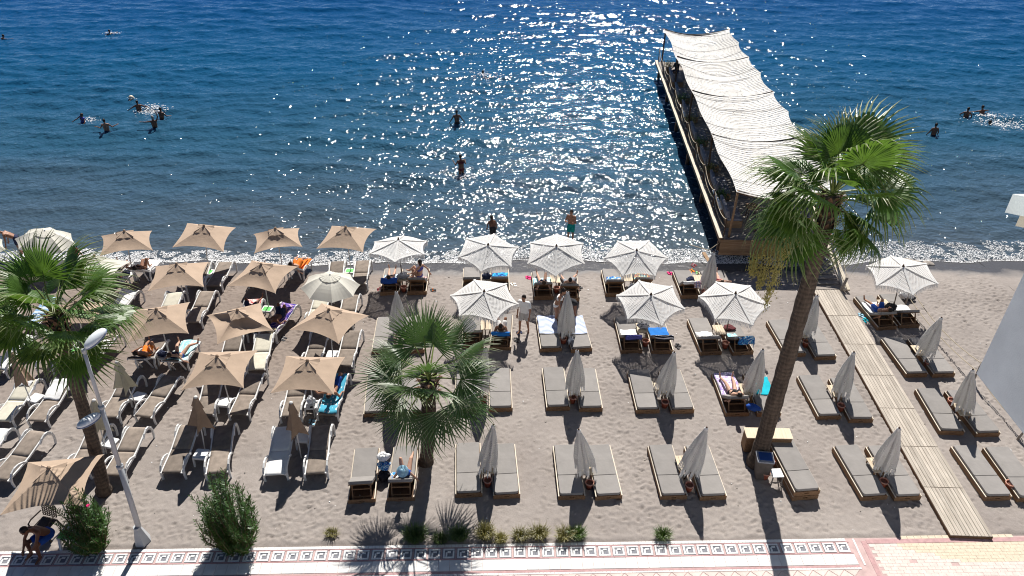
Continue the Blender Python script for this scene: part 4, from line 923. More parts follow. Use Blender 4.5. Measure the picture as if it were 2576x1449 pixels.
def blob(name, label, cat, loc, size, mt, seed=0, rz=0, kids=()):
    """a soft slumped bag or heap of cloth"""
    rs = random.Random(seed); p = [rs.uniform(0, 6) for _ in range(4)]
    def S(u, v):
        th, ph = 2*PI*u, PI*(v-.5); r_ = 1+.14*math.sin(3*th+p[0]+2*ph)+.10*math.sin(5*th+p[1])*math.cos(3*ph)+.10*math.sin(7*ph+p[2]+2*th)
        return (size[0]*r_*math.cos(th)*max(.02, math.cos(ph))**.7, size[1]*r_*math.sin(th)*max(.02, math.cos(ph))**.7, size[2]*(1+math.sin(ph)*(1+.15*math.sin(4*th+p[3])))*.5*2)
    o = root(name, label, cat, None, loc, (0, 0, rz)); obj('bag_body' if 'bag' in name else 'folds', MB().grid(S, 18, 12).build(name, mt, True), o)
    if 'bag' in name:
        for sg in (-1, 1): obj('strap', MB().tube([(-size[0]*.5, sg*size[1]*.3, size[2]*1.7), (-size[0]*.3, sg*size[1]*.35, size[2]*2.4), (size[0]*.3, sg*size[1]*.35, size[2]*2.4), (size[0]*.5, sg*size[1]*.3, size[2]*1.7)], .010, 5).build('strap', mt), o)
    for nm, mb, mt2 in kids: obj(nm, mb.build(nm, mt2, True), o)
    return o
blob('beach_bag', 'white cloth bag on top of the heap between the two nearest raised sunbeds', 'bag', GG(965, 1155, .52), (.20, .15, .11), 'white', 1)
blob('beach_bag', 'blue and white patterned bag under the white one between raised sunbeds', 'bag', GG(967, 1178, .30), (.19, .16, .12), 'tw_bluewhite', 2)
blob('backpack_bag', 'black backpack on the sand between the two nearest raised sunbeds', 'bag', GG(968, 1205), (.2, .17, .16), 'black', 3)
blob('plastic_bag', 'white plastic bag leaning by the pot between blue-striped towel beds', 'bag', GG(1436, 868), (.13, .11, .16), 'white', 4)
blob('beach_bag', 'navy bag behind the pot between blue-striped towel beds', 'bag', GG(1419, 842), (.17, .12, .17), 'navy', 5)
blob('beach_bag', 'black and white striped beach bag on a pine table', 'bag', TOP[(3, 4)]+V((.05, -.05, 0)), (.22, .13, .17), 'tw_bw', 6)
blob('beach_bag', 'grey mesh bag hanging low between blue and rainbow towel sunbeds', 'bag', GG(1590, 740), (.2, .15, .24), 'greycloth', 7)
blob('beach_bag', 'dark cloth bag on the pine table left of the swirl towel', 'bag', TOP[(4, 2)]+V((0, -.12, 0)), (.2, .16, .13), 'navy', 8)
blob('beach_bag', 'pale cloth bag on the pine table next to the sitting woman', 'bag', TOP[(4, 1)]+V((.03, -.05, 0)), (.24, .18, .11), 'greycloth', 9)
p_, rz_ = on_bed((4, 5, 'L'), .18, .28); blob('beach_bag', 'black bag lying on the flat part of a sunbed near the pier', 'bag', p_, (.22, .16, .08), 'navy', 10, .4)
p_, rz_ = on_bed((3, 5, 'R'), -.12, .55); blob('cloth_heap', 'maroon cloth heap on the sunbed next to the palm trunk', 'cloth', p_, (.22, .18, .05), 'maroon', 11)
p_, rz_ = on_bed((2, 5, 'R'), -.28, .72); blob('cloth_heap', 'blue hat lying on the turquoise towel', 'hat', p_, (.16, .13, .05), 'blue', 12)
blob('cloth_heap', 'blue bag-like cloth hung over the sunbed edge left of the palm trunk', 'cloth', GG(1893, 1030, .35), (.24, .13, .10), 'blue', 13, -.4)
blob('beach_bag', 'black bag on the pine table between the beds beyond the boardwalk', 'bag', TOP[(4, 6)]+V((.1, -.30, -.12)), (.22, .16, .16), 'black', 14)
blob('beach_bag', 'white and black bag on the sand right of the boardwalk umbrella', 'bag', GG(2274, 752), (.22, .16, .17), 'white', 15, 0, [('black_side', MB().ball((.18, -.08, .1), (.26, .12, .1)), 'black')])
blob('cloth_heap', 'white cloth hanging down on the left side of an umbrella by the standing man', 'cloth', GG(1180, 835, .75), (.24, .06, .30), 'white', 16)
towel_f = MB().grid(lambda u, v: ((u-.5)*.9, (v-.5)*.42, .03+.03*math.sin(7*u)+.02*math.sin(9*v+4*u)), 12, 8, thick=.012).build('pink_towel', 'pink', True)
single('pink_float', towel_f, 'fuchsia pink towel lying at the water line behind a tilted umbrella', 'towel', GG(1612, 628, .05), (0, 0, -.15))
def sandal_pair(px, mt, lab, a=0.0, strap='black', gap=.13):
    o = root('sandals', lab, 'sandals', 'sandals left on the sand', GG(*px, .012), (0, 0, a))
    for sg in (-1, 1):
        s_ = obj('sandal', MB().slab(-.045, .045, -.13, .13, 0, .022, .04, .006).build('sandal', mt), o, (sg*gap/2, sg*.03, 0), (0, 0, sg*.12)); obj('strap', MB().tube([(-.05, 0, .01), (-.02, .03, .05), (.02, .03, .05), (.05, 0, .01)], .012, 5).build('strap', strap), s_)
for a in [((955, 728), 'red', 'red sandals left of the first raised sunbed by the water', .4), ((1090, 731), 'black', 'black and orange sandals right of the sitting woman', 1.3, 'orange'), ((1292, 716), 'white', 'pale flip-flops right of the swirl towel sunbed', 1.4, 'straw'), ((1329, 699), 'pink', 'coral flip-flops left of the woman on the cyan towel', 1.1, 'red'),
  ((1458, 725), 'black', 'black sandals right of the man lying by the water', .7), ((1705, 871), 'black', 'large black sandals right of the bright blue towel bed', .6), ((1306, 837), 'navy', 'dark flip-flops behind the standing man in white', .3), ((1299, 856), 'black', 'dark sandal pair left of the standing man shadow', .9),
  ((1749, 702), 'pink', 'pink sandals between black bag and checked towel', 1.2, 'red'), ((1686, 688), 'pink', 'small red-pink sandals left of the sunbed with the black bag', 1.3), ((1745, 668), 'red', 'tiny red toys on the wet sand left of the pier', .5, 'white'), ((1757, 688), 'green', 'tiny green toys on the sand left of the pier', .9, 'pink'), ((1740, 682), 'orange', 'tiny orange toys on the sand left of the pier', .2, 'green'),
  ((2167, 794), 'lightblue', 'pale blue flip-flops right of the boardwalk edge', .8), ((2178, 806), 'turq', 'turquoise flip-flops near the sunbeds beyond the boardwalk', .2), ((1978, 822), 'blue', 'blue sandals right of the maroon cloth sunbed', 1.0)]: sandal_pair(*a)

# ------------------------------------------------------------------ bathers on the wooden beds and on the sand
def lying(key, label, j, **kw):
    Mb, kind, c, rz = BED[key]; p = Mb @ V((kw.pop('dx', 0), -.265+kw.pop('dy', 0), 0)); person(label, j, p, rz, **kw)
lying((4, 1, 'L'), 'dark-haired person lying on striped blue towel with legs straight to the sea', J_lie(34, z0=.30, spread=.05), clothes=[('bikini_bottom', 'black'), ('bikini_top', 'black')], fem=True, long_hair=True)
Mb, k_, c_, rz_ = BED[(4, 1, 'R')]
person('woman with a dark bun sitting sideways on her sunbed by the water', J_sit(.29, -.12, kR=38, kL=62, ua=(.5, -.55, -.8), fa=(.3, -.25, -1), ual=(.2, .5, -.8), fal=(0, .8, -.4), look=(.1, 1, -.35)), Mb @ V((.05, .05, 0)), rz_+1.05, clothes=[('bikini_bottom', 'purple'), ('bikini_top', 'purple')], fem=True, long_hair=True)
lying((4, 3, 'L'), 'woman in blue bikini lying with one knee bent on a cyan towel', J_lie(30, 40, 0, z0=.30), clothes=[('bikini_bottom', 'blue'), ('bikini_top', 'navy')], fem=True, hair='hairbrown', long_hair=True)
lying((4, 3, 'R'), 'man seen from behind reclining with feet apart by the water', J_lie(44, 20, 0, z0=.29, spread=.30, ua=(.6, .3, -.6)), clothes=[('shorts', 'greycloth')], skin='skin1')
lying((4, 5, 'R'), 'woman lying with arms folded behind her head on a checked towel', J_lie(32, z0=.30, ua=(.8, -.5, .1), fa=(-.8, -.5, .1)), clothes=[('bikini_bottom', 'red'), ('bikini_top', 'red')], fem=True, hair='hairbrown', long_hair=True, dx=.05)
lying((4, 6, 'L'), 'person with one knee up lying beyond the boardwalk', J_lie(34, 58, 10, z0=.30), clothes=[('shorts', 'blue')], skin='skin2')
lying((3, 2, 'R'), 'person reclining with knees bent under the umbrella left of standing man', J_lie(42, 50, 35, z0=.30), clothes=[('shorts', 'white')], skin='skin2', dy=.05)
lying((2, 5, 'L'), 'woman in black bikini lying on a lilac towel left of the palm trunk', J_lie(32, 8, 12, z0=.30, spread=.14), clothes=[('bikini_bottom', 'black'), ('bikini_top', 'black')], fem=True, long_hair=True, skin='skin1')
lying((1, 1, 'R'), 'sunbather in a pale straw hat with one bent knee, nearest raised sunbed', J_lie(46, 30, 55, z0=.30, ua=(.5, .5, -.5)), clothes=[('swimsuit', 'blue')], fem=True, hat='lightblue', skin='skin1', dx=.10)
obj_p, rz_ = on_bed((1, 1, 'R'), -.12, -.28, .02)
o = root('open_book', 'open paperback on the blue patterned towel beside the straw hat', 'book', None, obj_p, (-.45, 0, rz_+.2))
for sg in (-1, 1): obj('page', MB().grid(lambda u, v: (sg*(.01+u*.11), (v-.5)*.19, .02+.02*math.sin(PI*u)), 5, 3, thick=.008).build('page', 'white'), o)
person('standing man in white polo shirt and light shorts looking down', J_stand(1.78, .05, ua=(.16, .12, -1), fa=(-.05, .35, -.9), ual=(.28, .05, -1), fal=(.05, .5, -.8), step=.10, wide=.13, look=(.25, 1, -.5)), GG(1318, 836), 2.75, clothes=[('shirt', 'white'), ('shorts', 'khaki')], skin='skin2')
person('standing woman in a swimsuit bending behind the closed umbrella', J_stand(1.70, .35, look=(.2, 1, -.6)), GG(1398, 812), -1.9, clothes=[('bikini_bottom', 'white'), ('bikini_top', 'white')], fem=True, skin='skin2', long_hair=True)
person('person stooping low on the right behind the closed umbrella', J_stand(1.62, 1.0, look=(.0, 1, -.9), step=.1), GG(1442, 806), 1.9, clothes=[('swimsuit', 'black')], fem=True, skin='skin3')

# ------------------------------------------------------------------ white plastic loungers
def lprof(kind):
    if kind == 'r': return [(-.74, .80), (-.45, .60), (-.15, .40), (.05, .375), (.45, .375), (.78, .40), (.90, .37), (.95, .28)], .30
    return [(-.93, .345), (-.60, .365), (-.25, .375), (.0, .40), (.45, .50), (.74, .555), (.88, .53), (.96, .44)], .50
def lounger_proto(kind, cover):
    pf, _ = lprof(kind); P = []
    def at(t):
        x = t*(len(pf)-1); i = min(len(pf)-2, int(x)); f = x-i; a, b = pf[i], pf[i+1]
        return (a[0]+(b[0]-a[0])*f, a[1]+(b[1]-a[1])*f)
    def pad(t0, t1, nm):
        def S(u, v): y, z = at(t0+(t1-t0)*v); return ((u-.5)*.56, y, z+.035+.006*math.sin(PI*u))
        P.append((nm, MB().grid(S, 6, 10, thick=.045).build(nm, cover, True), []))
    if kind == 'r': pad(.0, .30, 'back_pad'); pad(.315, 1, 'seat_pad')
    else: pad(.0, .40, 'seat_pad'); pad(.41, 1, 'back_pad')
    for sg in (-1, 1):
        pts = [(sg*.305, y, z-.01) for y, z in pf]; m = MB()
        for a, b in zip(pts[:-1], pts[1:]): m.bar(a, b, .045, .055)
        P.append(('side_rail', m.build('side_rail', 'plastic'), []))
    m = MB()
    for k in range(9):
        y, z = at(.03+.94*k/8); m.box((0, y, z-.022), (.60, .05, .02))
    P.append(('cross_slat', m.build('cross_slat', 'plastic'), []))
    for sg in (-1, 1):
        x = sg*.345
        if kind == 'r':
            arcs = [[(x, -.34, 0), (x, -.36, .25), (x, -.28, .44), (x, -.10, .52), (x, .12, .50), (x, .30, .40)], [(x, .62, 0), (x, .64, .28), (x, .72, .37), (x, .86, .39)]]
        else:
            arcs = [[(x, -.86, 0), (x, -.87, .20), (x, -.84, .36), (x, -.75, .48), (x, -.62, .545), (x, -.46, .54), (x, -.30, .47), (x, -.17, .37)], [(x, .46, .47), (x, .58, .57), (x, .72, .625), (x, .86, .60), (x, .96, .50), (x, 1.0, .34), (x, .99, .16), (x, .95, 0)]]
        for a in arcs:
            m = MB()
            for p, q in zip(a[:-1], a[1:]): m.bar(p, q, .045, .06, (1, 0, 0) if abs(q[2]-p[2]) > abs(q[1]-p[1]) else (0, 0, 1))
            P.append(('arm_leg', m.build('arm_leg', 'plastic'), []))
    if kind == 'r':
        m = MB()
        for sg in (-1, 1): m.bar((sg*.2, -.55, .64), (sg*.2, -.30, .02), .04, .04)
        P.append(('back_panel', MB().add([(-.29, -.72, .765), (.29, -.72, .765), (.29, -.17, .395), (-.29, -.17, .395), (-.29, -.73, .745), (.29, -.73, .745), (.29, -.19, .375), (-.29, -.19, .375)], [(0, 1, 2, 3), (7, 6, 5, 4), (0, 4, 5, 1), (2, 6, 7, 3), (1, 5, 6, 2), (3, 7, 4, 0)]).build('back_panel', 'plastic'), [])); P.append(('back_prop', m.build('back_prop', 'plastic'), []))
    return P
LP = {}
def lounger(near, far, kind, cover, label, name='plastic_lounger'):
    if (kind, cover) not in LP: LP[(kind, cover)] = lounger_proto(kind, cover)
    pf, zf = lprof(kind); A = GG(*near); B = GG(*far, zf); d = B-A; d.z = 0; d.normalize()
    c = A+d*(.86 if kind == 'f' else .62); c.z = gz(c.y)-.01; rz = math.atan2(-d.x, d.y); sl = math.atan2(gz((c+d).y)-gz((c-d).y), 2)
    o = root(name, label, 'lounger', 'white plastic loungers', c, (sl, 0, rz)); spawn(LP[(kind, cover)], o)
    return Matrix.Translation(c) @ Euler((sl, 0, rz)).to_matrix().to_4x4(), rz, pf
LG = {}
for key, near, far, kind, cover, lab in [
 ('L0', (-72, 1215), (-22, 1112), 'f', 'slingwhite', 'white-padded lounger cut off at the left edge above the big tan umbrella'),
 ('L1', (12, 1222), (74, 1113), 'f', 'sling', 'brown lounger just above the big tan umbrella at lower left'),
 ('L2', (203, 1205), (238, 1098), 'f', 'sling', 'brown lounger mostly hidden behind the leaning palm trunk base'),
 ('L3', (295, 1212), (341, 1089), 'f', 'sling', 'brown lounger right of the lamp post, beside its white table'),
 ('L4', (440, 1205), (468, 1094), 'f', 'sling', 'brown lounger, nearest promenade, left of white table under folded umbrella'),
 ('L5', (552, 1205), (560, 1096), 'f', 'sling', 'brown lounger directly above the large oleander bush'),
 ('L6', (697, 1210), (711, 1100), 'f', 'slingwhite', 'all-white padded lounger in the row nearest the promenade'),
 ('L7', (798, 1207), (806, 1094), 'f', 'sling', 'brown lounger right of the all-white one, nearest the promenade'),
 ('M1', (15, 1075), (60, 977), 'f', 'slingcream', 'cream lounger with small white cloth under the tan folded umbrella'),
 ('M2', (103, 1075), (149, 977), 'f', 'sling', 'lounger with a long white towel left of the leaning palm trunk'),
 ('M3', (282, 1066), (313, 977), 'f', 'sling', 'brown lounger under the folded cream umbrella, left of its table'),
 ('M4', (369, 1064), (409, 977), 'f', 'sling', 'brown lounger right of the white table by folded cream umbrella'),
 ('M5', (520, 1062), (531, 977), 'f', 'sling', 'brown lounger partly under the wide tan umbrella, left of white table'),
 ('M6', (606, 1059), (630, 968), 'f', 'sling', 'brown lounger showing right of the wide tan umbrella above the folded ones'),
 ('M7', (735, 1064), (744, 984), 'f', 'sling', 'brown lounger left of the table holding a clear plastic bag'),
 ('M8', (827, 1060), (842, 976), 'f', 'sling', 'lounger covered by the blue dotted towel'),
 ('N1', (2, 950), (52, 868), 'f', 'sling', 'lounger with white towel at left edge below the left palm crown'),
 ('N2', (119, 945), (172, 862), 'f', 'sling', 'grey-brown lounger directly left of the leaning palm trunk'),
 ('N3', (207, 943), (256, 866), 'f', 'sling', 'lounger with white towel behind the lamp post'),
 ('N4', (362, 940), (404, 858), 'r', 'sling', 'raised lounger with the man in orange shorts'),
 ('N5', (446, 946), (484, 862), 'r', 'sling', 'raised lounger with the woman on a light blue towel'),
 ('N6', (572, 943), (587, 858), 'f', 'sling', 'pale brown lounger left of pole behind the wide tan umbrella'),
 ('N7', (650, 946), (660, 867), 'f', 'slingcream', 'cream-brown lounger at the right corner of the wide tan umbrella'),
 ('N8', (785, 938), (799, 860), 'f', 'sling', 'brown lounger with a pointed umbrella shadow on it'),
 ('N9', (868, 937), (880, 859), 'f', 'sling', 'brown lounger rightmost above the last tan umbrella near the promenade'),
 ('Q0', (75, 845), (112, 775), 'f', 'sling', 'lounger in shade behind the left palm crown'),
 ('Q1', (272, 822), (312, 752), 'f', 'slingwhite', 'white lounger right of the left palm crown'),
 ('Q2', (410, 828), (431, 757), 'f', 'slingcream', 'cream lounger peeping out above a tan umbrella'),
 ('Q3', (490, 826), (510, 757), 'f', 'sling', 'dark brown lounger half in umbrella shade between two tan umbrellas'),
 ('Q5', (618, 850), (640, 760), 'f', 'sling', 'lounger with pink and white towel behind the wind-bent tan umbrella'),
 ('Q4', (676, 860), (712, 788), 'f', 'sling', 'lounger with purple towel right of the wind-bent tan umbrella'),
 ('Q6', (792, 832), (806, 760), 'f', 'slingcream', 'cream lounger below the eight-sided cream umbrella'),
 ('Q7', (868, 836), (880, 760), 'f', 'sling', 'brown lounger below right of the eight-sided cream umbrella'),
 ('R1', (286, 722), (322, 660), 'r', 'sling', 'dark lounger beside the square cream umbrella near the water'),
 ('R2', (354, 716), (386, 664), 'r', 'sling', 'raised lounger of the woman reading by the water'),
 ('R3', (494, 738), (512, 668), 'f', 'sling', 'lounger hidden under a tan umbrella by the water'),
 ('R4', (541, 736), (563, 671), 'f', 'sling', 'brown lounger right of the green-topped table by the water'),
 ('R5', (645, 734), (665, 666), 'r', 'sling', 'lounger of the bather whose dark head shows above a tan umbrella'),
 ('R6', (740, 712), (764, 662), 'r', 'sling', 'raised lounger with the orange towel by the water'),
 ('R7', (842, 734), (848, 668), 'f', 'sling', 'lounger left of green-topped table above the eight-sided umbrella'),
 ('R8', (905, 732), (911, 668), 'f', 'sling', 'dark lounger right of green-topped table, nearest the macrame umbrellas')]:
    LG[key] = lounger(near, far, kind, cover, lab)

def ptable_proto(printed):
    P = [('table_top', MB().slab(-.21, .21, -.20, .20, .36, .40, .05, .012).build('table_top', 'plastic'), [('printed_panel', MB().slab(-.16, .16, -.15, .12, .398, .403, .01, .001).build('printed_panel', 'green'))] if printed else []),
         ('apron', MB().box((0, -.175, .335), (.36, .02, .06)).box((0, .175, .335), (.36, .02, .06)).box((-.185, 0, .335), (.02, .33, .06)).box((.185, 0, .335), (.02, .33, .06)).build('apron', 'plastic'), [])]
    for sx in (-1, 1):
        for sy in (-1, 1): P.append(('leg', MB().bar((sx*.175, sy*.165, .37), (sx*.20, sy*.185, 0), .05, .05).build('leg', 'plastic'), []))
    return P
PTB = {b: ptable_proto(b) for b in (0, 1)}; PT_TOP = {}
for key, px, pg, rz, lab in [
 ('T3', (276, 1112), 0, -.25, 'white plastic table left of the lamp post foot loungers'), ('T45', (505, 1141), 0, -.08, 'white plastic table under the left folded tan umbrella nearest promenade'), ('T67', (762, 1099), 0, -.05, 'white plastic table beside the all-white lounger'),
 ('TM', (89, 1000), 0, -.3, 'white plastic table under the folded tan umbrella at left edge'), ('TM3', (347, 996), 0, -.25, 'white plastic table right of the folded cream umbrella'), ('TM5', (565, 1010), 0, -.1, 'white plastic table below the wide tan umbrella'),
 ('TM7', (783, 1016), 0, -.05, 'white plastic table holding a clear plastic bag'), ('TN2', (186, 880), 1, -.25, 'white table with green print right beside the leaning trunk'), ('TN4', (414, 893), 0, -.2, 'white plastic table between orange-shorts man and blue-towel woman'),
 ('TN8', (836, 890), 0, -.05, 'white plastic table under the diamond-turned tan umbrella'), ('TQ4', (672, 776), 1, -.1, 'white table with green print behind the wind-bent umbrella'), ('TR2', (320, 690), 0, -.3, 'white plastic table left of the woman reading by the water'),
 ('TR4', (524, 683), 1, -.2, 'white table with green print under a tan umbrella by the water'), ('TR7', (880, 680), 1, -.05, 'white table with green print nearest the macrame umbrellas')]:
    c = GG(*px, .4); c.z -= .4; o = root('plastic_table', lab, 'table', 'white plastic side tables', c, (0, 0, rz)); spawn(PTB[pg], o); PT_TOP[key] = c+V((0, 0, .405))

# ------------------------------------------------------------------ tan square umbrellas, fitted to where their corners are seen
def fit_square(peak, cors, half=1.05, rise=.52, z0=1.82):
    obs = np.array([peak]+cors, float)
    c0 = sum((G(*c, z0) for c in cors), V())/4
    e = G(*cors[1], z0)-G(*cors[0], z0); yaw0 = math.atan2(e.y, e.x)
    def pts(q):
        Rm = Euler((q[3], q[4], q[5])).to_matrix(); c = V(q[:3]); h = q[6]
        return [c+Rm @ V((0, 0, rise))]+[c+Rm @ V((a*h, b*h, 0)) for a, b in ((-1, 1), (1, 1), (1, -1), (-1, -1))]
    q = np.array([c0.x, c0.y, z0, 0, 0, yaw0, half])
    wreg = np.array([0, 0, 25, 25, 25, 0, 40.]); q0 = q.copy()
    def res(q): return np.concatenate([(np.array([pr(p) for p in pts(q)])-obs).ravel()/4, wreg*(q-q0)*.6])
    for _ in range(25):
        r0 = res(q); Jm = np.stack([(res(q+np.eye(7)[i]*1e-4)-r0)/1e-4 for i in range(7)], 1)
        q = q-np.linalg.lstsq(Jm, r0, rcond=None)[0]
    return q
def tan_umbrella(label, peak, cors, mat='canvas', wind=0.0, seed=0, rise=.52, polemat='polewhite'):
    rs = random.Random(seed); q = fit_square(peak, cors, rise=rise); h = q[6]; c = V(q[:3]); Rm = Euler((q[3], q[4], q[5])).to_matrix()
    ax = Rm @ V((0, 0, 1)); ap = c+ax*rise; L = (ap.z-gz(ap.y))/ax.z; base = ap-ax*L
    o = root('beach_umbrella', label, 'umbrella', 'open tan umbrellas', base, Rm.to_4x4().to_euler()); H = L
    m = MB(); cn = [V((a*h, b*h, H-rise)) for a, b in ((-1, 1), (1, 1), (1, -1), (-1, -1))]; A = V((0, 0, H))
    for k in range(4):
        a, b = cn[k], cn[(k+1) % 4]; mid = (a+b)/2; inn = V((mid.x, mid.y, 0)).normalized(); sg = rs.uniform(.10, .16)*h
        wv = wind if k in (2, 3) else wind*.3; f1, f2 = rs.uniform(0, 6), rs.uniform(0, 6)
        def S(u, v):
            e = a.lerp(b, u)-inn*sg*4*u*(1-u)+V((0, 0, .07*4*u*(1-u))); p = A.lerp(e, v)
            bl = math.sin(PI*u)*math.sin(PI*min(1, v*1.02)); p.z += (.03-.10*v)*bl*.6+wv*bl*(.22*math.sin(5*u+f1)*v-.25*v); p -= inn*wv*.25*bl
            p.z += (.006+.02*wv)*math.sin(14*u+9*v+f2)*v*(1-abs(2*u-1)); return p
        m.grid(S, 10, 10)
    cv = obj('canopy', m.build('canopy', mat, True), o)
    m = MB()
    for k in range(4):
        a, b = cn[k], cn[(k+1) % 4]; mid = (a+b)/2; inn = V((mid.x, mid.y, 0)).normalized()
        def S2(u, v): p = (A+V((0, 0, .035))).lerp(a.lerp(b, u)-inn*.12*h*4*u*(1-u), v*.34)+V((0, 0, .03*v)); p.z += .018*math.sin(16*u+k)*v-.03*math.sin(PI*u)*v; return p
        m.grid(S2, 10, 4)
    obj('vent_cap', m.build('vent_cap', mat, True), cv)
    for k in range(4): obj('rib', MB().tube([A-V((0, 0, .04)), cn[k]-V((0, 0, .02))], .012, 5).build('rib', 'polewhite'), o)
    obj('pole', MB().tube([(0, 0, -.3), (0, 0, H)], .021, 8).build('pole', polemat), o)
    obj('finial', MB().lathe([(0, .06), (.04, .05), (.055, .02), (.05, -.02)], 10, (0, 0, H+.03)).build('finial', 'canvasdark', True), o)
    return base
for k, (lab, pk, cs, wind) in enumerate([
 ('open tan umbrella, leftmost of four over the breaking wave', (312, 583), [(255, 593), (380, 583), (383, 632), (253, 641)], .08),
 ('open tan umbrella, second of four over the breaking wave', (511, 572), [(470, 559), (591, 575), (563, 636), (437, 618)], 0),
 ('open tan umbrella, third of four over the breaking wave, one flapping corner', (692, 572), [(641, 590), (750, 577), (757, 622), (643, 637)], .22),
 ('open tan umbrella, rightmost of four over the breaking wave', (868, 576), [(836, 567), (944, 577), (913, 634), (799, 624)], 0),
 ('open tan umbrella right of the square cream one by the water', (444, 666), [(393, 671), (522, 660), (513, 723), (371, 731)], 0),
 ('open tan umbrella in front of the orange towel bather', (655, 669), [(632, 653), (750, 674), (692, 736), (574, 719)], .12),
 ('open tan umbrella above the orange-shorts man', (393, 774), [(335, 781), (473, 761), (474, 843), (323, 863)], 0),
 ('wind-bent tan umbrella beside the purple towel lounger', (602, 775), [(522, 794), (652, 764), (682, 834), (548, 869)], .6),
 ('diamond-turned tan umbrella below the eight-sided cream one', (830, 781), [(810, 764), (925, 795), (853, 865), (727, 829)], 0),
 ('wide tan umbrella above the left folded tan umbrella', (544, 899), [(501, 887), (648, 882), (613, 977), (457, 980)], 0),
 ('wide tan umbrella shading the blue dotted towel', (775, 911), [(720, 896), (866, 899), (840, 992), (680, 988)], 0),
 ('big tan umbrella at lower left crossed by the palm shadow', (118, 1180), [(72, 1164), (260, 1145), (212, 1274), (0, 1293)], .1),
 ('tan umbrella glimpsed behind the left palm crown', (190, 765), [(150, 765), (255, 768), (250, 815), (130, 822)], 0)]):
    tan_umbrella(lab, pk, cs, 'canvas', wind, k)
tan_umbrella('square cream umbrella between left palm and reading woman', (240, 644), [(196, 648), (332, 665), (273, 704), (150, 690)], 'cream', .1, 40, polemat='polewood')
def oct_proto(seed, n=8):
    rs = random.Random(seed); m = MB(); R_ = 1.12; H = 2.12; A = V((0, 0, H)); cn = [V((R_*math.cos(2*PI*k/n), R_*math.sin(2*PI*k/n), H-.50)) for k in range(n)]; vc = MB()
    for k in range(n):
        a, b = cn[k], cn[(k+1) % n]; mid = (a+b)/2; inn = V((mid.x, mid.y, 0)).normalized()
        def S(u, v): e = a.lerp(b, u)-inn*.05*4*u*(1-u); p = A.lerp(e, v); p.z += .10*math.sin(PI*v)-.03*math.sin(PI*u)*v; return p
        m.grid(S, 5, 8)
        def S2(u, v): p = (A+V((0, 0, .03))).lerp(a.lerp(b, u), v*.36); p.z += .10*math.sin(PI*v*.36)+.012*math.cos(2*PI*u*2)*v; return p
        vc.grid(S2, 6, 3)
    return [('canopy', m.build('canopy', 'cream', False), [('vent_cap', vc.build('vent_cap', 'cream'))]), ('pole', MB().tube([(0, 0, -.3), (0, 0, H)], .02, 8).build('pole', 'polewhite'), []), ('finial', MB().lathe([(0, .07), (.03, .05), (.035, 0)], 8, (0, 0, H)).build('finial', 'polewhite', True), [])]+[('rib', MB().tube([A-V((0, 0, .05)), A.lerp(c, .5)+V((0, 0, .07)), c-V((0, 0, .02))], .010, 5).build('rib', 'polewhite'), []) for c in cn]
OC = oct_proto(3)
for lab, base, pk in (('eight-sided cream umbrella among the tan square ones', (836, 808), (830, 691)), ('white umbrella at the waterline left of the tan ones', (122, 690), (112, 580)), ('cream umbrella cut off by left edge below the palm crown', (-30, 880), (-32, 765)), ('white umbrella cut off by left edge at the waterline', (-62, 705), (-66, 590))):
    stand_umbrella(OC, lab, base, pk, .25, 2.12, 'round cream umbrellas', 'beach_umbrella')
def folded_proto(seed, mt, k=4):
    rs = random.Random(seed); H = 2.2; ph = rs.uniform(0, 6); top, bot = H-.02, .95; lob = [rs.uniform(.7, 1.35) for _ in range(k)]; sx, sy = rs.uniform(-.05, .08), rs.uniform(-.06, .0)
    def S(u, v):
        th = 2*PI*u; i = u*k; fr_ = i % 1; tri = 1-abs(2*fr_-1); L_ = lob[int(i) % k]
        r_ = (.05+.03*v)+(.30*L_*v**1.15)*tri**1.3+.10*v*(1-tri)*.4; z = top+(bot-top)*v*(1-.10*(1-tri)-.04*L_)
        a = th+ph+.25*math.sin(2*PI*i)*v; return (r_*math.cos(a)+sx*v, r_*math.sin(a)+sy*v, z)
    cap_ = MB().grid(lambda u, v: (lambda p: (p[0]*1.35, p[1]*1.35, p[2]+.05-.02*v+.025*math.sin(2*PI*u*8)*v))(S(u, v*.30)), 32, 5)
    return [('cloth', MB().grid(S, 48, 16).build('cloth', mt, True), [('vent_cap', cap_.build('vent_cap', mt, True))]), ('pole', MB().tube([(0, 0, -.3), (0, 0, H)], .02, 8).build('pole', 'polewhite'), []), ('finial', MB().lathe([(0, .08), (.05, .07), (.06, .03), (.05, 0)], 10, (0, 0, H)).build('finial', 'polewhite', True), [])]
for k, (mt, lab, base, pk) in enumerate([('canvasdark', 'folded tan umbrella above the large oleander bush', (516, 1135), (492, 1000)), ('canvasdark', 'folded tan umbrella beside the all-white lounger', (758, 1152), (732, 1014)), ('canvasdark', 'folded tan umbrella leaning at the left edge over the cream lounger', (84, 1035), (27, 886)),
   ('creamold', 'folded cream umbrella between brown loungers left of orange-shorts man', (346, 1028), (294, 911)), ('creamold', 'folded cream umbrella behind the lamp post', (268, 1142), (236, 1008))]):
    stand_umbrella(folded_proto(20+k, mt), lab, base, pk, 1.1*k, 2.2, 'folded umbrellas in the lounger rows', 'beach_umbrella')

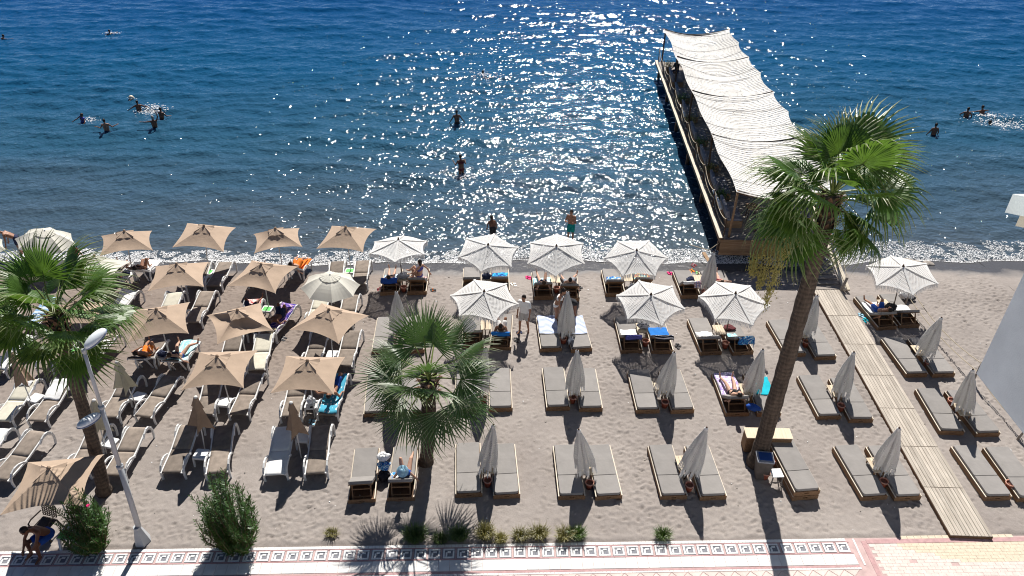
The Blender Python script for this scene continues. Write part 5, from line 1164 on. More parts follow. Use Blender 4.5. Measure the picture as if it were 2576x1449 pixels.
# ------------------------------------------------------------------ towels and bathers on the loungers
def ltowel(key, x0, x1, t0, t1, mt, label, wr=.014, seed=0):
    Mb, rz, pf = LG[key]; rs = random.Random(seed); p1, p2 = rs.uniform(0, 6), rs.uniform(0, 6)
    def S(u, v):
        x = (t0+(t1-t0)*v)*(len(pf)-1); i = max(0, min(len(pf)-2, int(x))); f = x-i; a, b = pf[i], pf[i+1]; y, z = a[0]+(b[0]-a[0])*f, a[1]+(b[1]-a[1])*f
        xx = x0+(x1-x0)*u+.02*math.sin(8*v+p1); z += .058+wr*(.8+.6*math.sin(6*u+p1+3*v)+.5*math.sin(12*v+p2))
        ov = max(0, abs(xx)-.30); return (xx-math.copysign(ov*.7, xx), y+.02*math.sin(7*u+p2), z-ov*1.6)
    o = single('towel', MB().grid(S, 14, 16, lambda u, v: (u*.7, v*1.4), thick=.008).build('towel', mt, True), label, 'towel'); o.matrix_world = Mb
for k, a in enumerate([('M1', -.18, .20, .62, .86, 'white', 'small crumpled white cloth on the cream lounger', .03), ('M2', -.30, .26, .42, .84, 'white', 'long crumpled white towel on a lounger left of the leaning palm', .03), ('N1', -.34, .34, .05, .95, 'white', 'white towel on the lounger at left edge below the palm crown', .02), ('N3', -.27, .27, .05, .60, 'slingwhite', 'white towel on the lounger behind the lamp post', .008),
  ('M8', -.33, .36, .02, .98, 'tw_dots', 'light blue towel with white dots over a whole lounger'), ('N5', -.30, .34, .05, .98, 'tw_cyan', 'light blue towel under the woman on the raised lounger'), ('N4', -.36, .30, -.0, .12, 'navy', 'dark blue cloth over the top of the orange-shorts man lounger'), ('R2', -.30, .42, .30, .98, 'white', 'white towel on the reading woman lounger'), ('R6', -.28, .33, .30, .95, 'orange', 'orange towel on a raised lounger by the water'),
  ('Q4', -.34, .34, .1, .95, 'tw_purple', 'purple patterned towel on the lounger beside the wind-bent umbrella'), ('Q5', -.34, .34, .3, .98, 'tw_redwhite', 'pink and white towel on the lounger behind the wind-bent umbrella'), ('Q0', -.30, .30, .1, .9, 'tw_lblue', 'blue striped towel on the lounger behind left palm crown')]): ltowel(a[0], a[1], a[2], a[3], a[4], a[5], a[6], a[7] if len(a) > 7 else .014, seed=k)
def llying(key, label, j, **kw):
    Mb, rz, pf = LG[key]; y, z = kw.pop('at', (-.15, .42)); person(label, j, Mb @ V((kw.pop('dx', 0), y, z)), rz, **kw)
llying('N4', 'man in orange shorts lying with one knee up, holding a phone', J_lie(36, 62, 14, ua=(.5, .5, .1), fa=(-.6, .5, .5), z0=.0, spread=.22), clothes=[('shorts', 'orange')], skin='skin2')
llying('N5', 'woman in blue bikini lying with feet apart on a light blue towel', J_lie(36, 22, 18, z0=.03, spread=.30, ua=(.5, .3, -.6)), clothes=[('bikini_bottom', 'blue'), ('bikini_top', 'navy')], fem=True, hair='hairbrown', skin='skin1')
llying('R2', 'woman in dark bikini lying turned on her side with bent knee near the water', J_lie(30, 66, 30, z0=.0, ua=(.6, -.2, .1), fa=(-.5, -.6, .3)), clothes=[('bikini_bottom', 'black'), ('bikini_top', 'black')], fem=True, long_hair=True, skin='skin2')
llying('R6', 'bather with feet on the orange towel near the water', J_lie(36, 30, 25, z0=.02, spread=.2), clothes=[('shorts', 'orange')], skin='skin1')
llying('R5', 'dark-haired bather whose head shows above a tan umbrella', J_lie(58, 20, 10, z0=.05), clothes=[('shorts', 'navy')], skin='skin2')
llying('Q4', 'bather in blue shorts lying with both knees up on a purple towel', J_lie(8, 66, 60, z0=.06), clothes=[('shorts', 'navy')], skin='skin3', at=(.10, .40))
llying('Q5', 'bather with one foot showing past the wind-bent umbrella', J_lie(10, 10, 48, z0=.06, spread=.2), clothes=[('shorts', 'navy')], skin='skin3', at=(.15, .44))
llying('M8', 'bather under the wide tan umbrella wearing blue shorts', J_lie(10, 40, 50, z0=.06, ual=(.9, .1, -.2), fal=(.6, .3, .4)), clothes=[('shorts', 'blue')], skin='skin2', at=(.22, .42))
llying('R1', 'person in dark clothes on the lounger by the square cream umbrella', J_lie(40, 30, 20, z0=.02), clothes=[('swimsuit', 'black'), ('shorts', 'black')], skin='skin2')
blob('plastic_bag', 'clear plastic bag with a dark phone on a white table', 'bag', PT_TOP['TM7']+V((0, .02, 0)), (.15, .13, .13), 'clearbag', 21)
single('phone', MB().slab(-.04, .04, -.075, .075, 0, .01, .012, .002).build('phone', 'screen'), 'dark phone lying at the edge of the clear bag table', 'phone', PT_TOP['TM7']+V((.07, -.16, .002)), (0, 0, -1.2))
blob('straw_hat', 'straw hat lying on the purple towel lounger', 'hat', LG['Q4'][0] @ V((.08, -.70, .42)), (.17, .15, .05), 'straw', 22)
blob('beach_bag', 'navy bag on the table between orange-shorts man and woman', 'bag', PT_TOP['TN4']+V((-.05, -.05, 0)), (.17, .13, .09), 'navy', 23)
blob('beach_bag', 'dark bag on the white table left of the reading woman', 'bag', PT_TOP['TR2'], (.16, .13, .10), 'navy', 24)
for a in [((785, 1062), 'lightblue', 'light blue slippers under the clear bag table', 1.2), ((713, 853), 'black', 'black and white sandals right of the purple towel lounger', 1.1, 'white')]: sandal_pair(*a)

# ------------------------------------------------------------------ lower left corner: table, chair, crouching man
c = GG(176, 1337, .5); c.z = 0; o = root('plastic_table', 'white plastic table with green print under the big tan umbrella', 'table', None, c, (0, 0, -.06))
tt = obj('table_top', MB().slab(-.27, .27, -.27, .27, .46, .50, .06, .012).build('table_top', 'plastic'), o); gp = obj('printed_panel', MB().slab(-.24, .24, -.24, .02, .499, .504, .01, .001).build('printed_panel', 'green'), tt)
for sx in (-1, 1):
    for sy in (-1, 1): obj('leg', MB().bar((sx*.21, sy*.21, .47), (sx*.27, sy*.26, 0), .06, .06).build('leg', 'plastic'), o)
single('ashtray', MB().lathe([(.0, .004), (.05, .004), (.07, .035), (.062, .035), (.045, .012), (0, .012)], 16).build('ashtray', 'black', True), 'round black ashtray on the green printed table', 'ashtray', c+V((.02, -.12, .503)))
c = GG(126, 1342, 0); o = root('plastic_chair', 'dark woven plastic chair behind the crouching man', 'chair', None, c, (0, 0, 2.9))
Mx = T((0, -.22, .44), 0, .25)
bk = MB()
for i in range(7): bk.bar(Mx @ V((-.22+i*.073, 0, .05)), Mx @ V((-.22+i*.073, 0, .44)), .022, .02)
for i in range(7): bk.bar(Mx @ V((-.23, .012, .06+i*.062)), Mx @ V((.23, .012, .06+i*.062)), .02, .022)
obj('backrest', bk.build('backrest', 'darkplastic'), o); obj('seat', MB().slab(-.24, .24, -.22, .22, .41, .44, .05, .01).build('seat', 'darkplastic'), o)
for sx in (-1, 1):
    obj('armrest', MB().tube([(sx*.25, -.24, .64), (sx*.28, .1, .64), (sx*.27, .22, .60), (sx*.26, .23, .42)], .022, 6).build('armrest', 'darkplastic'), o)
    for sy in (-1, 1): obj('leg', MB().bar((sx*.21, sy*.19, .43), (sx*.26, sy*.25, 0), .04, .04).build('leg', 'darkplastic'), o)
j = J_sit(.36, .62, kR=8, kL=14, ua=(.10, .55, -.7), fa=(-.3, .6, -.6), look=(0, .8, -.8), legs=0)
pm_ = person('tanned man bending forward on a chair at lower left, face down', j, GG(138, 1368), PI-.42, clothes=[('shorts', 'blue')], skin='skin3', hair='hairdark'); pm_.scale = (1.1, 1.1, 1.1)

# ------------------------------------------------------------------ palms
def frond_mesh(seed, mt, R_=.95, petl=.85, span=118, droop=.35, solid=.6, slim=1.7):
    rs = random.Random(seed); m = MB(); N = 34; Lp = petl
    for i in range(N):
        t = (i+.5)/N; ph = math.radians(-span+2*span*t+rs.uniform(-1.5, 1.5)); L = R_*(.72+.28*math.cos(ph*.75))*rs.uniform(.9, 1.06)
        d = V((math.sin(ph), math.cos(ph), 0)); sd = V((math.cos(ph), -math.sin(ph), 0)); hw = L*math.radians(span)/N*.62
        dr = droop*rs.uniform(.5, 1.5); tw = rs.uniform(-.25, .25); st = [(0.02, .08), (.2, .55), (.45, 1.0), (.62, .8), (.82, .42), (1.0, .03)]
        base = len(m.v); vs = []; uv = []
        cup = .10*math.cos(ph)-.22*abs(math.sin(ph*.5))
        for (s, wf) in st:
            p = V((0, Lp, 0))+d*L*s; p.z += cup*L*s*.6*(1-s*.4)-dr*max(0, s-.5)**2*L*3.0; fold = .35*hw*wf
            bend = sd*tw*max(0, s-.55)*.25*L
            ww = max(.004, hw*wf*2.3*min(1, s*2.4)) if s < solid else max(.003, hw*wf*slim)
            vs += [p+bend-sd*ww*.5-V((0, 0, fold)), p+bend, p+bend+sd*ww*.5-V((0, 0, fold))]; uv += [(t, s)]*3
        fs = []
        for k in range(len(st)-1):
            a = k*3; fs += [(a, a+1, a+4, a+3), (a+1, a+2, a+5, a+4)]
        m.add(vs, fs)
        for k, q in enumerate(uv): m.uv[base+k] = q
    leaf = m.build('leaf_blade', mt, False)
    pet = MB().tube([(0, 0, 0), (0, Lp*.5, .05), (0, Lp, 0), (0, Lp+.12, .0)], [.030, .022, .016, .008], 5, flat=.6).build('petiole', 'petiole')
    return leaf, pet
def palm(label, base, top, r0, r1, fronds, nf, scale, seed, boots=0, elev=(78, -48), bulge=1.25, mtb='bark', given=None):
    rs = random.Random(seed); o = root('palm_tree', label, 'palm tree', 'fan palms on the beach', base); d = top-base; pts = []; rad = []
    for k in range(49):
        t = k/48; pts.append(d*t+V((.05*math.sin(PI*t*1.2), .04*math.sin(5*t), 0))); rad.append((r0*bulge if t < .03 else r0+(r1-r0)*t)*(1+.035*math.sin(97*t)+.03*math.sin(31*t)))
    pts[0].z -= .2; tr = obj('trunk', MB().tube(pts, rad, 16).build('trunk', mtb, True), o)
    m = MB()
    for k in range(boots):      # old leaf bases under the crown
        a = k*2.4; t = 1-.20*(k/boots)*min(1, 5/d.length); c = d*t; q = V((math.cos(a), math.sin(a), 0)); b0 = c+q*r1*.75
        m.add([b0+V((-q.y, q.x, 0))*.09-V((0, 0, .14)), b0-V((-q.y, q.x, 0))*.09-V((0, 0, .14)), b0+q*.14+V((-q.y, q.x, 0))*.05+V((0, 0, .10)), b0+q*.14-V((-q.y, q.x, 0))*.05+V((0, 0, .10)), b0+q*.26+V((0, 0, .16+rs.uniform(-.1, .1)))], [(0, 1, 3, 2), (2, 3, 4)])
    if boots: obj('leaf_bases', m.build('leaf_bases', 'boots'), tr)
    for k in range(nf):
        t = (k+.5)/nf; el = elev[0]+(elev[1]-elev[0])*t**.85+rs.uniform(-9, 9); az = k*137.508+rs.uniform(-14, 14); roll = rs.uniform(-28, 28)
        if given: az, el = given[k][0]+rs.uniform(-5, 5), given[k][1]+rs.uniform(-4, 4)
        lf, pt = fronds[k % len(fronds)]; M4 = Matrix.Rotation(math.radians(az), 4, 'Z') @ Matrix.Rotation(math.radians(el), 4, 'X') @ Matrix.Rotation(math.radians(roll), 4, 'Y')
        f = obj('frond', lf, o, d+V((0, 0, .12*(1-2*t))), M4.to_euler()); s_ = scale*rs.uniform(.86, 1.1); f.scale = (s_, s_, s_); obj('petiole', pt, f)
    return o, d
FR = [frond_mesh(k, 'leafpalm', R_=1.12, petl=.95, droop=.30+.12*k, span=(104, 118, 128, 112)[k]) for k in range(4)]
FR2 = [frond_mesh(10+k, 'leafpalm2', R_=1.02, petl=.85, solid=.40, slim=1.35, droop=.12+.1*k, span=(95, 112, 122)[k]) for k in range(3)]
b3 = GG(1903, 1166); palm('tall fan palm rising in front of the pier, right of centre', b3, V((b3.x+.06, b3.y, 9.35)), .25, .185, FR, 28, 1.08, 3, 60, given=[(10, 80), (-30, 70), (40, 68), (-70, 62), (90, 60), (205, 62), (-75, 38), (-100, 10), (-58, 12), (-112, -36), (80, 25), (100, 6), (116, -14), (62, 8), (150, 48), (138, 18), (-160, 24), (112, -60), (-116, -62), (-100, -46), (0, 30), (30, 12), (-35, 18), (15, -15), (-22, -30), (-118, -40), (-86, -10), (90, -28)])
b2 = GG(1071, 1163); palm('short young fan palm at centre with spiky crown', b2, V((b2.x+.32, b2.y, 3.45)), .205, .215, FR2, 19, 1.25, 8, 26, bulge=1.15, given=[(15, 75), (-25, 70), (45, 56), (-60, 50), (75, 33), (-80, 30), (95, 8), (-100, 10), (68, 4), (-62, 0), (110, -20), (-115, -24), (135, -42), (-140, -40), (172, -56), (160, 28), (-162, 26), (180, 58), (0, 25)])
b1 = GG(262, 1238); t1 = G(140, 795, 6.5); palm('leaning fan palm on the left among the white loungers', b1, t1, .185, .14, FR, 22, 1.0, 5, 60, (76, -26))
# hanging flower stalks of the tall palm
po = [o for o in bpy.data.objects if o.name.startswith('palm_tree')][0]
for k in range(3):
    rs = random.Random(50+k); m = MB(); a0 = V((-.25-.10*k, -.30+.2*k, 8.75)); pts = [a0, a0+V((-.45, -.05, .05)), a0+V((-.72, -.1, -.55)), a0+V((-.80-.1*k, -.12, -1.5)), a0+V((-.84-.1*k, -.12, -2.3+.5*k))]
    m.tube(pts, [.018, .015, .012, .01, .006], 5)
    for i in range(650):
        t = rs.uniform(.35, 1)**.8; x = t*4; q = pts[min(3, int(x))].lerp(pts[min(4, int(x)+1)], x-int(x)) if x < 4 else pts[4]
        wd = .17*(1.2-t); p = q+V((rs.gauss(0, wd), rs.gauss(0, wd), rs.gauss(0, .12))); e = V((rs.uniform(-.03, .03), rs.uniform(-.03, .03), -rs.uniform(.05, .12)))
        m.add([p, p+V((.022, 0, -.02)), p+e], [(0, 1, 2)])
    obj('flower_stalk', m.build('flower_stalk', 'blossom'), po)

# ------------------------------------------------------------------ oleanders and grass tufts
def oleander(label, base, hgt, wid, seed, n=58, flower=False):
    rs = random.Random(seed); o = root('oleander_bush', label, 'bush', 'oleander bushes by the promenade', base); st = MB(); lf = MB()
    for k in range(n):
        a = rs.uniform(0, 2*PI); sp = wid*math.sqrt(rs.random()); h = hgt*(1.04-.62*(sp/wid)**1.3)*rs.uniform(.62, 1.05)
        p0 = V((sp*.45*math.cos(a), sp*.45*math.sin(a), 0)); p2 = V((sp*math.cos(a)+rs.gauss(0, .12), sp*math.sin(a)+rs.gauss(0, .12), h)); p1 = V((sp*.85*math.cos(a+.2), sp*.85*math.sin(a+.2), h*.5)); st.tube([p0, p1, p2], [.016, .012, .006], 4)
        m_ = int(26+26*h)
        for i in range(m_):
            t = .06+.94*(i/m_)**.8; q = p0.lerp(p1, t*2) if t < .5 else p1.lerp(p2, t*2-1); b = rs.uniform(0, 2*PI); up_ = rs.uniform(.25, .9) if t < .9 else rs.uniform(.7, 1.6)
            d = V((math.cos(b), math.sin(b), up_)).normalized(); L = rs.uniform(.11, .18); sd = d.cross(V((0, 0, 1))).normalized()*.013
            lf.add([q, q+d*L*.45+sd, q+d*L, q+d*L*.45-sd], [(0, 1, 2, 3)])
    obj('stems', st.build('stems', 'stem'), o); obj('foliage', lf.build('foliage', 'oleander'), o)
    if flower:
        fl = MB()
        for i in range(5): fl.ball((.03*math.cos(i*1.26), .03*math.sin(i*1.26), 0), (.022, .022, .014), 6, 4)
        obj('flower', fl.build('flower', 'pink'), o, (.42, -.1, hgt*.80))
oleander('large green oleander bush beside the promenade below the loungers', GG(598, 1374), 3.05, .84, 3, 100)
oleander('smaller oleander bush with a pink flower next to the lamp post', GG(243, 1376), 2.35, .66, 4, 76, True)
def tuft(px, rad, hgt, n, mt, lab, seed):
    rs = random.Random(seed); m = MB()
    for i in range(n):
        a = rs.uniform(0, 2*PI); r_ = rad*.55*math.sqrt(rs.random()); b = a+rs.gauss(0, .6); p = V((r_*math.cos(a), r_*math.sin(a)*.7, 0)); L = hgt*rs.uniform(.5, 1.15); o_ = rs.uniform(.2, 1.0)*rad*.75
        q = p+V((math.cos(b)*o_*.4, math.sin(b)*o_*.4, L*.65)); t = p+V((math.cos(b)*o_, math.sin(b)*o_, L*rs.uniform(.6, 1.0))); sd = V((-math.sin(b), math.cos(b), 0))*.0075
        m.add([p-sd, p+sd, q+sd*.8, q-sd*.8, t], [(0, 1, 2, 3), (3, 2, 4)])
    o = root('grass_tuft', lab, 'grass tuft', 'grass tufts along the promenade edge', GG(*px)); obj('blades', m.build('blades', mt), o)
for a in [((836, 1345), .26, .20, 170, 'drygrass', 'small dry grass tuft left of the palm crown shadow', 1), ((1046, 1356), .45, .45, 420, 'greengrass', 'dark green grass tuft left in the palm shadow', 2), ((1108, 1362), .32, .30, 260, 'greengrass', 'low grass tuft middle in the palm shadow', 3), ((1155, 1354), .38, .40, 360, 'greengrass', 'green grass tuft at right end of the palm shadow', 4),
  ((1221, 1350), .38, .46, 420, 'drygrass', 'tall grass tuft with green tips just right of the palm shadow', 5), ((1258, 1362), .28, .32, 260, 'drygrass', 'dry grass tuft touching the tall one right of the palm shadow', 6), ((1310, 1354), .34, .32, 320, 'drygrass', 'straw-coloured grass tuft, left of the middle three', 7), ((1355, 1350), .38, .36, 380, 'drygrass', 'yellow-green grass tuft, centre of the middle three', 8),
  ((1420, 1354), .36, .36, 380, 'drygrass', 'green-yellow grass tuft at the closed umbrella shadow tip', 9), ((1452, 1352), .34, .36, 360, 'greengrass', 'grass tuft right beside the closed umbrella shadow', 10), ((1666, 1352), .32, .30, 330, 'greengrass', 'lone round green grass tuft right of centre', 11)]: tuft(*a)

# ------------------------------------------------------------------ lamp post
lb = GG(360, 1362); lt = G(210, 880, 6.6); o = root('street_lamp', 'grey street lamp with two oval heads left of the oleander', 'street lamp', None, lb); d = lt-lb; dn = d.normalized()
obj('plinth', MB().lathe([(.0, 0), (.23, 0), (.23, .04), (.105, .58), (.105, .64), (0, .64)], 6).build('plinth', 'lampgrey'), o)
for nm, a, b, r_ in (('lower_pole', .62, 2.9, .072), ('middle_pole', 2.9, 4.9, .056), ('upper_pole', 4.9, 6.6, .042)):
    k = d.length; m = MB().tube([dn*(a-.02), dn*(b)], r_, 14); s_ = obj(nm, m.build(nm, 'lampgrey', True), o)
    obj('collar', MB().tube([dn*(b-.06), dn*(b+.03)], r_*1.22, 14).build('collar', 'lampgrey', True), s_)
def lamp_head(loc, direc, rl):
    dx = V(direc).normalized(); sd = dx.cross(V((0, 0, 1))).normalized(); up = sd.cross(dx).normalized(); M4 = Matrix((( *dx,), (*sd,), (*up,))).transposed().to_4x4(); M4.translation = loc
    h = obj('lamp_head', MB().ball((.30, 0, .03), (.31, .15, .10), 18, 10, M4).build('lamp_head', 'lamphead', True), o)
    obj('rim', MB().ball((.30, 0, -.01), (.322, .16, .055), 18, 8, M4).build('rim', 'lampunder', True), h)
    obj('arm', MB().tube([V(rl), M4 @ V((-.05, 0, 0)), M4 @ V((.1, 0, 0))], .038, 8).build('arm', 'lampgrey', True), o)
lamp_head(dn*6.62+V((.06, 0, .03)), (.45, .62, .30), dn*6.5)
lamp_head(dn*4.62+V((-.06, -.05, .08)), (-.38, -.85, .12), dn*4.6)

# ------------------------------------------------------------------ pier
pa, pb = G(1812, 602, .75), G(1650, 155, .75); PD = V((pb.x-pa.x, pb.y-pa.y, 0)); PLEN = PD.length; prz = math.atan2(-PD.x, PD.y); PW = 4.95; DZ = .75
pier = root('pier', 'wooden pier reaching out into the sea', 'pier', None, (pa.x, pa.y, 0), (0, 0, prz))
PM = Matrix.Translation((pa.x, pa.y, 0)) @ Matrix.Rotation(prz, 4, 'Z')
def pl(x, y, z): return PM @ V((x, y, z))
pk = MB().box((PW/2, 0, DZ-.03), (PW-.16, .19, .03)).build('deck_plank', 'piersilver'); i = 0
while i*.2 < PLEN-.1: obj('deck_plank', pk, pier, (0, .1+i*.2, rnd.uniform(-.004, .004))); i += 1
for x in (.03, PW-.03):
    obj('edge_beam', MB().box((x, PLEN/2, DZ-.05), (.10, PLEN+.04, .26)).build('edge_beam', 'pierbrown'), pier)
    obj('edge_cap', MB().box((x+(-.0), PLEN/2, DZ+.092), (.20, PLEN+.06, .022)).build('edge_cap', 'pierpale'), pier)
for k in range(6):
    for x in (.22, PW-.22): obj('pile', MB().tube([(x, .8+k*(PLEN-1.4)/5, -2.4), (x, .8+k*(PLEN-1.4)/5, DZ-.06)], .10, 10).build('pile', 'beddark', True), pier)
for k in range(5): obj('end_board', MB().box((PW/2, -.075, .07+k*.158), (PW-.02, .035, .150)).build('end_board', 'pierbrown'), pier)
CT = 3.05; posts = [.15, PLEN*.25, PLEN*.5, PLEN*.75, PLEN-.15]
for side, x in (('l', .42), ('r', PW-.12)):
    for k, y in enumerate(posts): obj('post', MB().tube([(x+.10*(1 if side == 'l' else 0)*(k % 2), y+.1, DZ-.05), (x, y, CT+.05)], .055, 8).build('post', 'polewood' if k else 'pierbrown', True), pier)
obj('post', MB().tube([(2.6, -.05, .0), (2.75, .25, CT-.1)], .075, 8).build('post', 'pierbrown', True), pier)
for k, y in enumerate(posts): obj('cross_rope', MB().tube([(.42+(PW-.54)*t, y, CT+.02-.36*4*t*(1-t)) for t in [i/8 for i in range(9)]], .035, 6).build('cross_rope', 'ropedark'), pier)
def rail_rope(z, sag, nm='rail_rope'):
    m = MB(); n = 9
    for k in range(n):
        y0, y1 = .1+k*(PLEN-.3)/n, .1+(k+1)*(PLEN-.3)/n; m.tube([(.14, y0+(y1-y0)*t, z-sag*4*t*(1-t)) for t in (0, .2, .4, .6, .8, 1)], .018, 5, False)
    obj(nm, m.build(nm, 'rope'), pier)
rail_rope(DZ+.95, .30); rail_rope(DZ+.55, .22)
for k in range(10): obj('rail_post', MB().tube([(.14, .1+k*(PLEN-.3)/9, DZ), (.14, .1+k*(PLEN-.3)/9, DZ+1.0)], .028, 6).build('rail_post', 'polewood', True), pier)
# awning
def AW(u, v):
    y = -.05+(PLEN+.1)*v; bay = (v*4) % 1; k = 4*bay*(1-bay); x = .30+(PW-.30)*u
    scal = .24*abs(math.sin(PI*v*8))**.7*(u**3)
    z = CT+.06-.40*4*u*(1-u)-.10*k*math.sin(PI*u)-.035*math.sin(PI*v*16)**2*math.sin(PI*u)+.03*math.sin(23*v+5*u)+.02*math.sin(61*v+3*u*u)*math.sin(PI*u)
    if v > .985: z += 0
    return (x-scal+.05*math.sin(31*v)*(1-u)**4, y, z)
aw = single('awning', MB().grid(AW, 24, 150, lambda u, v: (u*PW, v*PLEN)).build('awning', 'net', True), 'long white crocheted awning sagging over the pier', 'awning'); aw.matrix_world = PM
for k in range(11):
    v = (k+.5)/11+.02*math.sin(k*3.3); obj('seam', MB().tube([V(AW(t, v+.014*math.sin(3*t+k*2)+.006*math.sin(7*t+k)))+V((0, 0, .03)) for t in [i/14 for i in range(15)]], .012, 5, False).build('seam', 'net'), aw)
for v_, dy in ((0.0, -.02), (1.0, .02)): obj('edge_rope', MB().tube([V(AW(t, v_))+V((0, dy, 0)) for t in [i/10 for i in range(11)]], .028, 6).build('edge_rope', 'polewood'), aw)
def bench(x, y, rz, lab, L=1.7):
    o = root('bench', lab, 'bench', 'cushioned benches on the pier', pl(x, y, DZ), (0, 0, prz+rz)); obj('bench_base', MB().box((0, 0, .17), (.72, L, .34)).build('bench_base', 'pierbrown'), o)
    obj('seat_cushion', MB().slab(-.35, .35, -L/2+.02, L/2-.02, .34, .46, .05, .03).build('seat_cushion', 'pierseat'), o); obj('back_cushion', MB().slab(-L/2+.03, L/2-.03, .0, .40, 0, .14, .05, .03, M4=Matrix.Translation((-.36, 0, .44)) @ Euler((PI/2-.2, 0, PI/2)).to_matrix().to_4x4()).build('back_cushion', 'pierseat', True), o)
ypos = [1.9, 4.6, 7.7, 11.0, 14.4, 17.6, 20.6]; nm_ = ['nearest the beach', 'second from the beach', 'third from the beach', 'middle', 'third from the far end', 'second from the far end', 'nearest the far end']
for k, y in enumerate(ypos):
    bench(.78, y, 0, f'grey cushioned bench on the left pier side, {nm_[k]}')
    bench(3.9, y+.3, PI, f'grey cushioned bench on the right pier side, {nm_[k]}')
def rtable(x, y, lab, r_=.34):
    o = root('round_table', lab, 'table', 'round tables on the pier', pl(x, y, DZ)); obj('table_top', MB().lathe([(0, .60), (r_, .60), (r_, .63), (0, .63)], 20).build('table_top', 'bedwood'), o)
    for k in range(4): obj('leg', MB().bar((.2*math.cos(k*PI/2+.7), .2*math.sin(k*PI/2+.7), .6), (.28*math.cos(k*PI/2+.7), .28*math.sin(k*PI/2+.7), 0), .03, .03).build('leg', 'polewood'), o)
for k, y in enumerate(ypos): rtable(1.75, y+.1, f'round wooden table by the left pier bench, {nm_[k]}')
c0 = root('bar_chair', 'folding chair frame at the beach end of the pier', 'chair', None, pl(1.9, .55, DZ), (0, 0, prz))
for sx in (-1, 1): obj('leg', MB().bar((sx*.28, -.2, 0), (sx*.28, .2, .62), .03, .03).build('leg', 'polewood'), c0); obj('leg', MB().bar((sx*.26, .2, 0), (sx*.26, -.2, .62), .03, .03).build('leg', 'polewood'), c0)
obj('seat', MB().slab(-.30, .30, -.24, .24, .60, .63, .02, .006).build('seat', 'pierbrown'), c0)
def planter(y, lab, seed):
    rs = random.Random(seed); o = root('planter', lab, 'planter', 'planters along the pier edge', pl(.55, y, DZ), (0, 0, prz)); obj('planter_box', MB().box((0, 0, .2), (.34, .5, .4)).build('planter_box', 'pierbrown'), o); m = MB()
    for i in range(420):
        p = V((rs.gauss(0, .17), rs.gauss(0, .22), .42+abs(rs.gauss(.12, .16)))); d = V((rs.uniform(-1, 1), rs.uniform(-1, 1), rs.uniform(-.4, 1))).normalized(); sd = d.cross(V((.1, .2, 1))).normalized()*.02; m.add([p, p+d*.06+sd, p+d*.13, p+d*.06-sd], [(0, 1, 2, 3)])
    obj('foliage', m.build('foliage', 'drygrass' if seed % 2 else 'oleander'), o)
for k, y in enumerate([3.2, 6.2, 9.4, 12.8, 16.1, 22.6]): planter(y, f'leafy planter on the left pier edge, {["nearest the beach", "second from the beach", "third from the beach", "third from the far end", "second from the far end", "at the far end"][k]}', 70+k)
for k, (y, rr) in enumerate(((2.6, .07), (13.9, .05))):
    single('rolled_cover', MB().tube([(.24, y-.9, DZ+.62), (.26, y-.3, DZ+.66), (.25, y+.3, DZ+.60), (.24, y+.9, DZ+.64)], rr, 8).build('rolled_cover', 'white', True), ['rolled white cloth along the near part of the pier rail', 'rolled white cloth along the middle of the pier rail'][k], 'cloth').matrix_world = PM
rg = root('round_ring', 'blue grey round ring hung on the beach end of the pier', 'ring', None, pl(3.35, -.20, .42), (PI/2, 0, prz)); m = MB()
for q, (ra, rb) in enumerate(((.30, .07), (.20, .03))):
    m.tube([(ra*math.cos(a), ra*math.sin(a), .02*q) for a in [i*2*PI/20 for i in range(21)]], rb, 8, False)
obj('ring_body', m.build('ring_body', 'ring', True), rg)
for k, (x, y, lab) in enumerate(((.95, 21.6, 'seated person in dark clothes at the far end of the pier'), (1.5, 22.6, 'second seated person at the far end of the pier, further right'))): person(lab, J_sit(.42, .1, kR=0, kL=5, legs=0.0, ua=(.2, .4, -1), fa=(0, .8, -.4)), pl(x, y, DZ), prz+(-.6 if k else 2.2), clothes=[('shirt', 'black' if k == 0 else 'straw'), ('shorts', 'navy')], skin='skin2', group='people on the pier', vox=.026)
# ramp from the pier to the boardwalk
rm = root('ramp', 'sloping plank ramp joining pier and boardwalk', 'ramp', None, (12.5, 25.1, 0)); ra_, rb_ = V((0, .02, .10)), V((.05, 3.0, DZ))
for k in range(10):
    t = (k+.5)/10; a, b = ra_.lerp(rb_, k/10), ra_.lerp(rb_, (k+1)/10-.004); obj('plank', MB().bar(((a.x+b.x)/2+.02, (a.y+b.y)/2, (a.z+b.z)/2), ((a.x+b.x)/2+1.20, (a.y+b.y)/2, (a.z+b.z)/2), .285, .03).build('plank', 'piersilver'), rm)
for x, mt in ((-.02, 'beddark'), (1.30, 'pierpale')):
    for q in range(2 if mt == 'pierpale' else 1): obj('side_rail', MB().bar((x+q*.16, -.03, .12), (x+q*.16+.05, 3.2, DZ+.14), .13, .10).build('side_rail', mt), rm)
fr_ = 'rope fence posts right of the boardwalk'
def fpost(px, h, lab, r_=.035, lean=(0, 0)):
    b = GG(*px); o = root('fence_post', lab, 'post', fr_, b); obj('post_shaft', MB().tube([(0, 0, -.2), (lean[0], lean[1], h)], r_, 8).build('post_shaft', 'piersilver', True), o); obj('post_cap', MB().lathe([(0, .02), (r_*1.1, .012), (r_*1.1, -.01)], 8, (lean[0], lean[1], h)).build('post_cap', 'piersilver'), o); return b+V((lean[0], lean[1], h))
f1 = fpost((2112, 737), .78, 'squared wooden post at the top end of the boardwalk', .06, (.12, 0)); f0 = fpost((2278, 765), .8, 'thin fence post behind the open umbrella beyond the boardwalk'); f2 = fpost((2447, 962), .92, 'thin grey fence post just right of a closed umbrella'); f3 = fpost((2556, 1106), .85, 'thin grey fence post near the right edge', .035, (.22, 0))
f4 = G(2700, 1250, .7)
